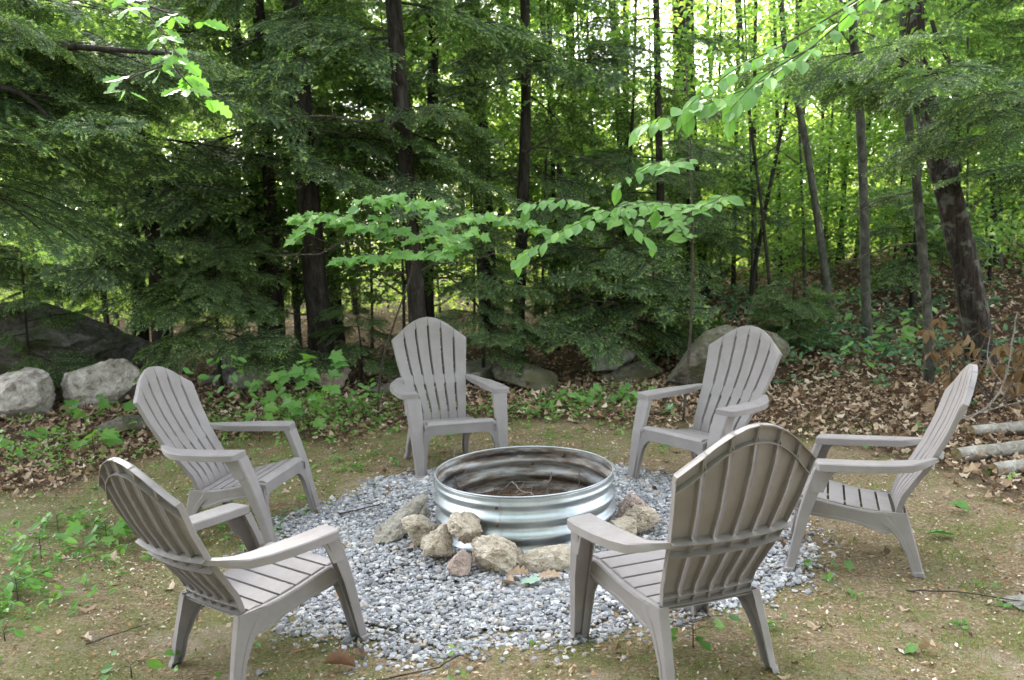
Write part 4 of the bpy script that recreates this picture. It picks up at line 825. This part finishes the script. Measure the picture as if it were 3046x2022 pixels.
# ------------------------------------------------------------------ leafy saplings with separate leaves
def setmat(me, mat):
    me.materials.clear(); me.materials.append(mat); return me
LEAF = {k_: [leaf_mesh(k_, M_MAPLE, f, c) for f, c in ((.20, .12), (.05, .30), (.32, -.05))] for k_ in ('maple', 'oak', 'beech')}
M_SEEDO = leafmat('seedling_leaf_pale', [(0, (.085, .20, .05)), (.5, (.12, .26, .06)), (1, (.17, .32, .075))], .4, .45, (1.4, 1.6, .6), 'obj')
LEAFS = {k_: [setmat(me.copy(), M_SEEDO) for me in v_] for k_, v_ in LEAF.items()}
def put_leaf(root, L, kind, p, out, size, rg, face=.55):
    """leaf blade: +Y points outward, upper face turned up and a little to the open clearing"""
    out = np.array(out, float); out[2] -= rg.uniform(.1, .6); out /= np.linalg.norm(out)
    nrm = np.array([rg.gauss(0, .35), -face+rg.gauss(0, .3), 1.0]); x = np.cross(out, nrm); x /= np.linalg.norm(x); nrm = np.cross(x, out)
    s = size*rg.uniform(.75, 1.2); link('leaf', rg.choice(L[kind]), root, mat4=m4(np.stack([x, out, nrm], 1), np.asarray(p)+out*s*.25, s))
def sapling(name, label, cat, base, stem, branches, kind, n, size, seed, L=None, r0=.012, group=None, side=.16, mat=None, face=.55, pairs=False):
    rg = random.Random(seed); L = L or LEAF; base = np.array([base[0], base[1], tz(base[0], base[1])-.02] if len(base) == 2 else base, float)
    root = thing(name, base, label, cat, group); C = curve(np.array([base]+list(stem))-base, 16)
    m = MB(); m.add(*tube(C, np.linspace(r0, r0*.35, 16), 7, .04)); link('stem', m.mesh('stem', mat or M_TWIG, 180), root)
    tot = sum(np.linalg.norm(np.diff(np.array(b), axis=0), axis=1).sum() for b in branches) or 1
    for b in branches:
        B = curve(np.array(b)-base, 12); ln = np.linalg.norm(np.diff(B, axis=0), axis=1).sum(); k_ = max(3, int(n*ln/tot)); m = MB(); m.add(*tube(B, np.linspace(r0*.4, .0015, 12), 5))
        per = 1 if pairs else 3; nodes = max(2, k_//per)
        for j in range(nodes):
            t = (j+.6)/nodes; q = t*11; i0 = min(int(q), 10); p = B[i0]+(B[i0+1]-B[i0])*(q-i0); d = B[i0+1]-B[i0]; d = d/np.linalg.norm(d); sgn = 1 if j % 2 else -1
            p = p+np.array([0, 0, rg.gauss(0, .008)])
            lat = np.array([-d[1], d[0], 0])*sgn*rg.uniform(.6, 1.1)+d*rg.uniform(.3, .8); lat /= np.linalg.norm(lat)
            if pairs: put_leaf(root, L, kind, p, lat, size, rg, face); continue
            e = p+lat*side*rg.uniform(.4, 1.3)*(1-.4*t)+np.array([0, 0, rg.uniform(-.03, .02)]); m.add(*tube(curve([p, (p+e)/2, e], 4), [.0016, .0013, .001, .001], 3))
            for w in range(per):
                a = (w-1)*1.0+rg.gauss(0, .2); o_ = np.array([lat[0]*math.cos(a)-lat[1]*math.sin(a), lat[0]*math.sin(a)+lat[1]*math.cos(a), 0]); put_leaf(root, L, kind, e, o_, size, rg, face)
        if pairs: put_leaf(root, L, kind, B[-1], B[-1]-B[-2], size, rg, face)
        link('twig', m.mesh('twig', M_TWIG, 180), root)
    return root
sapling('maple_sapling', 'bright green maple sapling spreading over the top of the rear chair', 'sapling', (-1.25, 2.9),
        [(-1.15, 2.6, .5), (-.95, 2.1, .95), (-.75, 1.6, 1.35), (-.70, 1.35, 1.62)],
        [[(-.72, 1.38, 1.60), (-1.0, 1.3, 1.72), (-1.25, 1.25, 1.78), (-1.45, 1.2, 1.66)], [(-.75, 1.45, 1.58), (-1.0, 1.2, 1.85), (-.8, 1.15, 1.90), (-.55, 1.1, 1.82)], [(-.70, 1.35, 1.62), (-.35, 1.25, 1.76), (0, 1.2, 1.72), (.28, 1.15, 1.62)],
         [(-.70, 1.35, 1.60), (-.5, 1.15, 1.66), (-.3, 1.0, 1.66)], [(-.8, 1.5, 1.48), (-.98, 1.2, 1.52), (-1.15, 1.1, 1.50)], [(-.75, 1.45, 1.52), (-.58, 1.15, 1.53), (-.38, 1.05, 1.57)], [(-.95, 1.3, 1.7), (-1.2, 1.15, 1.80), (-1.42, 1.1, 1.78)]],
        'maple', 297, .086, 3, side=.13, face=.8)
sapling('beech_sapling', 'beech sapling with rows of drooping pale leaves right of the maple leaves', 'sapling', (1.35, 2.4), [(1.38, 2.2, .8), (1.32, 1.8, 1.5), (1.25, 1.5, 2.2), (1.2, 1.4, 2.7)],
        [[(1.32, 1.8, 1.5), (.9, 1.2, 1.80), (.45, .85, 1.70), (.03, .75, 1.50)], [(1.3, 1.7, 1.7), (1.0, 1.2, 1.80), (.67, .9, 1.75), (.86, .8, 1.55)], [(1.28, 1.6, 1.7), (1.4, 1.1, 1.84), (1.19, .84, 1.76), (.9, .8, 1.78)],
         [(1.25, 1.5, 2.1), (1.05, 1.1, 2.04), (.9, .85, 2.04), (.66, .8, 1.93)], [(1.32, 1.8, 1.6), (.7, 1.3, 1.72), (.4, 1.1, 1.84), (.1, 1.0, 1.82)]], 'beech', 150, .105, 4, pairs=True, face=1.0)
sapling('beech_tree', 'beech whose long pale leaf spray hangs before the sunlit trees on the right', 'tree', (4.5, .3), [(4.5, .3, 1.8), (4.3, .3, 3.0), (3.6, .3, 3.6)],
        [[(3.6, .3, 3.6), (2.6, .3, 3.2), (2.1, .25, 2.95), (1.51, .1, 2.50), (1.1, .0, 2.32), (.72, .0, 2.22)], [(2.1, .25, 2.95), (1.5, .1, 2.62), (1.2, .05, 2.48), (.95, .0, 2.30)], [(1.7, .2, 2.62), (1.35, .0, 2.44), (1.15, -.05, 2.26)]], 'beech', 96, .125, 5, pairs=True, r0=.014, face=1.1)
sapling('oak_tree', 'oak hanging bright lobed leaves into the top left corner', 'tree', (-3.3, -1.5), [(-3.3, -1.45, 1.5), (-3.2, -1.3, 2.7), (-2.6, -1.1, 3.1), (-2.0, -1.0, 3.0)],
        [[(-2.0, -1.0, 3.0), (-1.75, -.96, 2.80), (-1.50, -.96, 2.62), (-1.40, -.96, 2.45)], [(-1.6, -.96, 2.72), (-1.45, -.98, 2.66), (-1.32, -1.0, 2.62)], [(-1.48, -.96, 2.55), (-1.42, -.96, 2.42), (-1.33, -.96, 2.31)], [(-1.45, -.96, 2.45), (-1.55, -.96, 2.42), (-1.66, -.96, 2.38)]], 'oak', 75, .085, 6, r0=.018, side=.08, face=1.0, mat=M_BARKG)
# seedlings at the edge of the wood --------------------------------------
def seedling(x, y, h, kind, n, size, seed, label, lean=(0, 0), L=None, group='seedlings on the forest floor', spread=.10):
    rg = random.Random(seed); z = tz(x, y)-.01; root = thing('seedling', (x, y, z), label, 'seedling', group); tip = np.array([lean[0], lean[1], h]); C = curve([(0, 0, 0), tip*.5+np.array([0, 0, h*.08]), tip], 8)
    m = MB(); m.add(*tube(C, np.linspace(.004, .0015, 8), 5)); nn = 0
    while nn < n:
        t = 1-.75*(nn/n)*rg.uniform(.7, 1); p = C[min(7, int(t*7.99))]; a = nn*2.2+rg.gauss(0, .3); e = p+np.array([math.cos(a), math.sin(a), rg.uniform(-.1, .35)])*spread*rg.uniform(.4, 1.2); m.add(*tube([p, (p+e)/2+np.array([0, 0, .008]), e], [.0015, .0012, .001], 3))
        put_leaf(root, L or LEAFS, kind, e, (math.cos(a), math.sin(a), 0), size, rg, .7); nn += 1
    link('stem', m.mesh('stem', M_TWIG, 180), root); return root
SD = [(-1.93, 2.65, .50, 'maple', 13, .12, 'maple seedling in the middle of the seedling thicket'), (-1.58, 2.45, .66, 'maple', 14, .13, 'tallest maple seedling, its round leaf fan left of the rear chair', (-.05, -.1)),
      (-2.2, 2.6, .66, 'beech', 16, .10, 'viburnum-like seedling with oval leaves above the thicket', (-.25, -.1)), (-2.45, 2.5, .60, 'beech', 11, .10, 'arching oval-leaved shoot reaching left over the left-hand chair', (-.42, -.05)),
      (-1.75, 2.25, .36, 'maple', 12, .11, 'low maple seedling in front of the tallest one'), (-2.1, 2.2, .30, 'maple', 10, .10, 'low maple seedling just behind the arm of the left-hand chair'), (-1.45, 2.75, .35, 'beech', 10, .09, 'oval-leaved seedling beside the small pinkish rock'),
      (-1.20, 2.9, .34, 'beech', 12, .08, 'seedling growing at the left leg of the rear chair'), (-2.35, 3.3, .35, 'maple', 9, .11, 'maple seedling at the back of the thicket'), (-4.0, 3.3, .22, 'maple', 6, .13, 'broad-leaved seedling at the foot of the pale boulder', (.05, -.1)),
      (-3.35, 2.95, .25, 'maple', 7, .11, 'broad-leaved seedling right of the pale boulder'), (-3.3, 1.9, .20, 'maple', 5, .12, 'seedling on the leaves beside the flat mossy stone'), (-3.9, 1.9, .25, 'beech', 13, .10, 'dense low seedling near the left edge of the leaf litter'),
      (.55, 3.1, .16, 'maple', 9, .09, 'low maple seedling between the two rear chairs'), (.85, 3.2, .16, 'maple', 8, .09, 'low maple seedling in front of the tilted grey slab'), (.30, 2.9, .14, 'beech', 8, .08, 'small seedling beside the right arm of the rear chair'),
      (1.05, 3.0, .18, 'maple', 7, .09, 'maple seedling left of the big mossy boulder'), (.63, -1.58, .13, 'beech', 9, .055, 'small green seedling between the legs of the nearest right chair'), (-1.65, -1.45, .07, 'beech', 6, .065, 'tiny seedling behind the nearest left chair'),
      (-1.40, -1.55, .04, 'beech', 4, .06, 'two-leaved seedling at the bottom edge beside the nearest left chair'), (-2.62, -.25, .14, 'beech', 12, .07, 'leafy seedling on the moss at the left'), (-2.40, .05, .14, 'maple', 10, .09, 'spreading seedling behind the nearest left chair'),
      (-2.75, .2, .12, 'beech', 9, .07, 'seedling in the green patch at the left edge'), (-2.46, -.79, .13, 'beech', 14, .06, 'dense little seedling at the left edge below the green patch'), (-2.3, -1.2, .06, 'beech', 6, .05, 'smallest seedling at the lower left edge'),
      (1.42, -.79, .05, 'maple', 5, .05, 'tiny seedling in front of the side-on chair'), (3.9, 4.3, .42, 'beech', 14, .12, 'leafy seedling between the two thin right-hand trunks'), (4.4, 4.9, .5, 'beech', 16, .12, 'blue-green seedling left of the big rough trunk'), (3.4, 3.9, .35, 'beech', 12, .11, 'blue-green seedling on the leafy slope'), (4.0, 5.6, .55, 'beech', 16, .13, 'tall seedling up the leafy slope')]
for i, a in enumerate(SD): seedling(*a[:6], 40+i, a[6], *(a[7:8]))
# ground cover: countless small plants ---------------------------------------
def cover(name, zones, tmpl_r, mat, label, lw):
    Vs, Fs, off = [], [], 0; rg = np.random.default_rng(77)
    tv = np.array([(0, 0, 0), (.26, .35, .07), (.18, .78, .02), (0, 1, -.07), (-.18, .78, .02), (-.26, .35, .07)]); tf = np.array([(0, 1, 2), (0, 2, 3), (0, 3, 4), (0, 4, 5)])
    for cx_, cy_, sx, sy, n, h in zones:
        px = rg.normal(cx_, sx, n); py = rg.normal(cy_, sy, n); hh = h*rg.uniform(.4, 1.2, n)
        ok = (np.hypot(px, py) > 1.35); px, py, hh = px[ok], py[ok], hh[ok]; k_ = 6
        az = (rg.uniform(0, 6.28, len(px))[:, None]+np.arange(k_)*1.05+rg.normal(0, .2, (len(px), k_))).ravel(); P = np.stack([np.repeat(px, k_)+rg.normal(0, tmpl_r, len(az)), np.repeat(py, k_)+rg.normal(0, tmpl_r, len(az)), np.repeat(TZ(px, py)+hh, k_)+rg.normal(0, .015, len(az))], -1)
        V, F = scatter(tv, tf, P, rand_rot(len(az), .4, rg, az), lw*rg.uniform(.6, 1.25, len(az))); Vs.append(V); Fs.append(F+off); off += len(V)
    tag(link(name, fast_mesh(name, np.concatenate(Vs), np.concatenate(Fs), mat)), label, 'ground cover', kind='stuff')
cover('ground_cover', [(-1.95, 2.9, .45, .45, 190, .13), (-1.3, 2.9, .4, .25, 70, .09), (-2.9, 2.2, .6, .5, 40, .07), (-3.8, 2.0, .35, .35, 90, .12), (-3.9, 3.1, .5, .2, 25, .10), (.6, 3.1, .5, .25, 110, .07), (.2, 2.8, .5, .3, 60, .05), (-2.55, 0, .35, .35, 90, .06), (-2.55, -.7, .25, .2, 60, .06), (-1.6, 1.4, .5, .5, 50, .03), (-2.0, .6, .4, .3, 30, .03), (1.0, 2.2, .5, .4, 22, .03), (-.6, 2.4, .5, .3, 40, .04), (-2.6, -1.3, .3, .3, 25, .03), (-1.35, .05, .25, .2, 24, .03), (1.9, -1.6, .5, .4, 16, .015), (2.9, 1.0, .5, .5, 16, .04), (0, -1.9, 1.4, .4, 14, .015)], .02, M_SEED, 'low bright green ground plants growing through moss and leaf litter', .045)
cover('bluish_ground_cover', [(3.9, 4.6, .9, .8, 130, .20), (4.6, 6.4, 1.0, 1.0, 110, .28), (3.0, 6.2, .9, .9, 70, .22), (5.4, 5.0, .7, .9, 60, .25), (2.4, 7.4, .8, .8, 50, .3)], .05, M_TEAL, 'bluish green plants on the leafy slope', .085)
# ------------------------------------------------------------------ logs, brush pile, loose leaves
def log(x, y, x2, y2, r_, label, dz=0):
    base = np.array([x, y, tz(x, y)+r_*.75+dz]); end = np.array([x2, y2, tz(x2, y2)+r_*.75+dz])-base; root = thing('log', base, label, 'log', 'cut logs in the leaves at the right edge')
    C = curve([(0, 0, 0), end*.35+np.array([0, .02, .004]), end*.7+np.array([0, -.015, 0]), end], 18); m = MB(); V, F = tube(C, r_*(1+.05*np.sin(np.arange(18)*1.3)), 14, .03, cap=False); m.add(V, F); link('bark', m.mesh('bark', M_LOGBARK, 180), root)
    for q, w in ((0, 14), (-1, len(V)-14)):
        m = MB(); ring_ = V[:14] if q == 0 else V[-14:]; c = ring_.mean(0); m.add(np.vstack([ring_*.985+c*.015, c]), [(i, (i+1) % 14, 14) if q else ((i+1) % 14, i, 14) for i in range(14)]); link('cut_end', m.mesh('cut_end', M_CUT), root)
log(3.28, 1.50, 4.9, 1.75, .042, 'thin pale log, furthest back of the cut logs', .02)
log(2.92, .98, 4.4, 1.28, .052, 'thickest cut log, the one lying furthest left')
log(3.0, .66, 4.3, .86, .046, 'pale cut log, nearest to the camera')
log(-3.42, 4.7, -3.15, 4.9, .05, 'short reddish rotten log behind the left-hand chair', .05)
root = thing('brush_pile', (4.1, 2.3, tz(4.1, 2.3)), 'pile of cut branches with withered tan leaves at the right edge', 'brush pile'); rg = random.Random(3); b0 = np.array(root.location)
WL = [setmat(leaf_mesh('beech', M_MAPLE, f, c), M_DEADBRUSH) for f, c in ((.5, .4), (.8, .1), (.2, -.5))]
nl = 0
for i in range(42):
    a = rg.uniform(0, 6.28); p = np.array([rg.uniform(-.35, .9), rg.uniform(-.35, .6), .02]); e = p+np.array([math.cos(a)*.55, math.sin(a)*.4, rg.uniform(.15, .95)]); C = curve([p, (p+e)/2+np.array([rg.gauss(0, .1), rg.gauss(0, .1), .1]), e], 8); m = MB(); m.add(*tube(C, np.linspace(.010, .002, 8), 5)); link('branch', m.mesh('branch', M_DEADTWIG if i % 3 == 0 else M_TWIG, 180), root)
    for j in range(7):
        t = rg.uniform(.3, 1); q = C[int(t*7)]; a = rg.uniform(0, 6.28); out = np.array([math.cos(a)*.6, math.sin(a)*.6, -rg.uniform(.3, 1.2)]); out /= np.linalg.norm(out); nr = np.array([rg.gauss(0, 1), rg.gauss(0, 1), .3]); x = np.cross(out, nr); x /= np.linalg.norm(x); link('withered_leaf', rg.choice(WL), root, mat4=m4(np.stack([x, out, np.cross(x, out)], 1), q, rg.uniform(.09, .14)))
twig([(3.0, 1.75, tz(3, 1.75)+.03), (3.5, 1.85, tz(3.5, 1.85)+.10), (3.72, 1.9, .32), (3.80, 1.95, .62), (3.86, 2.0, .85)], .009, .005, 'pale crooked branch leaning on the brush pile', [[(3.5, 1.85, tz(3.5, 1.85)+.10), (3.9, 1.75, .22), (4.4, 1.7, .12)], [(3.72, 1.9, .32), (3.62, 1.95, .5), (3.66, 2.0, .7)]], name='crooked_branch')
def loose(x, y, kind, size, mat, label, cat='leaf', group=None, curl=(.3, .3), tilt=.2, az=None, dz=.012, seed=1):
    rg = random.Random(seed); me = setmat(leaf_mesh(kind, M_MAPLE, *curl), mat); me.name = 'leaf'; a = az if az is not None else rg.uniform(0, 6.28)
    o = link('fallen_leaf', me, None, mat4=m4(orient(a, rg.gauss(0, tilt), rg.gauss(0, tilt)), (x, y, tz(x, y)+dz), size)); tag(o, label, cat, group)
LG = 'single leaves lying in the clearing'
def mono(name, c, t_=.1, rough=.6):
    k = NT(name); c2 = k.mix(k.ramp(k.noise(k.coord(), 4, 4), [(.35, 0), (.65, 1)]), tuple(v*.7 for v in c), c); k.base(c2, rough, .3); k.translucent(c2, t_); return k.m
M_OAKTAN, M_OAKRUST, M_GRNLEAF, M_PALELEAF = mono('tan_oak_leaf', (.42, .30, .20)), mono('rust_leaf', (.22, .12, .07)), mono('fresh_green_leaf', (.12, .27, .06), .2), mono('pale_mint_leaf', (.36, .50, .38), .2)
loose(.0, -.79, 'oak', .10, M_OAKTAN, 'curled tan oak leaf lying before the gap left of the widest front rock', group=LG, curl=(.9, .7), dz=.045, tilt=.3, az=1.3)
loose(.16, -.80, 'oak', .11, M_OAKTAN, 'flat tan oak leaf on the gravel before the widest front rock', group=LG, curl=(.3, .3), dz=.035, az=1.5)
loose(-.60, -.36, 'oak', .13, M_OAKTAN, 'tan oak leaf on the gravel left of the tall tan rock', group=LG, dz=.04)
loose(-.07, -.86, 'beech', .10, M_OAKTAN, 'folded tan leaf on the gravel left of the mint-coloured leaf', group=LG, curl=(1.2, .4), dz=.04)
loose(.03, -.88, 'maple', .11, M_PALELEAF, 'pale mint-coloured maple leaf on the gravel', group=LG, dz=.045, curl=(.1, .1), tilt=.05)
loose(-.72, -1.50, 'oak', .13, M_OAKRUST, 'curled rusty leaf lying on moss near the bottom edge', group=LG, curl=(1.5, .2), dz=.015, az=1.45)
loose(2.47, -.09, 'beech', .13, M_GRNLEAF, 'long fresh green leaf furthest right on the moss', group=LG, curl=(.8, .2), dz=.03, az=.5)
loose(2.12, -.32, 'oak', .14, M_GRNLEAF, 'lobed fresh green leaf right of the side-on chair', group=LG, curl=(.4, .3), dz=.02, az=-1.8)
loose(1.30, 2.72, 'maple', .17, M_PALELEAF, 'large whitish leaf on the ground under the arm of the right rear chair', group=LG, curl=(.4, .5), dz=.04, tilt=.3)
loose(1.49, -1.62, 'maple', .08, M_GRNLEAF, 'small green leaf lower right on the moss', group=LG, dz=.02)
loose(-.85, -.80, 'oak', .09, M_OAKRUST, 'small rusty leaf on the gravel behind the leg of the nearest left chair', group=LG, dz=.04, tilt=.8)
def ground_twig(pts, r_, label):
    P = [(x, y, tz(x, y)+.010+h) for x, y, h in pts]; twig(P, r_, r_*.5, label, mat=M_TWIG, name='fallen_twig')
ground_twig([(-1.12, .32, .02), (-1.0, .36, .03), (-.88, .42, .02)], .006, 'peeled reddish stick on the gravel by the left-hand chair')
ground_twig([(-.62, -1.62, 0), (-.40, -1.6, .01), (-.30, -1.55, .015), (-.25, -1.58, 0)], .004, 'thin bent twig on the moss at the bottom middle')
ground_twig([(.20, -.72, .03), (.28, -.69, .03), (.36, -.64, .04)], .003, 'thin twig on the gravel in front of the widest rock')
ground_twig([(1.7, -1.05, 0), (1.95, -1.12, .01), (2.2, -1.25, 0)], .004, 'thin dark twig on the moss left of the flat grey stone')
ground_twig([(-1.95, -1.2, 0), (-1.85, -1.1, .01), (-1.75, -1.0, 0)], .004, 'thin twig on the moss behind the nearest left chair')
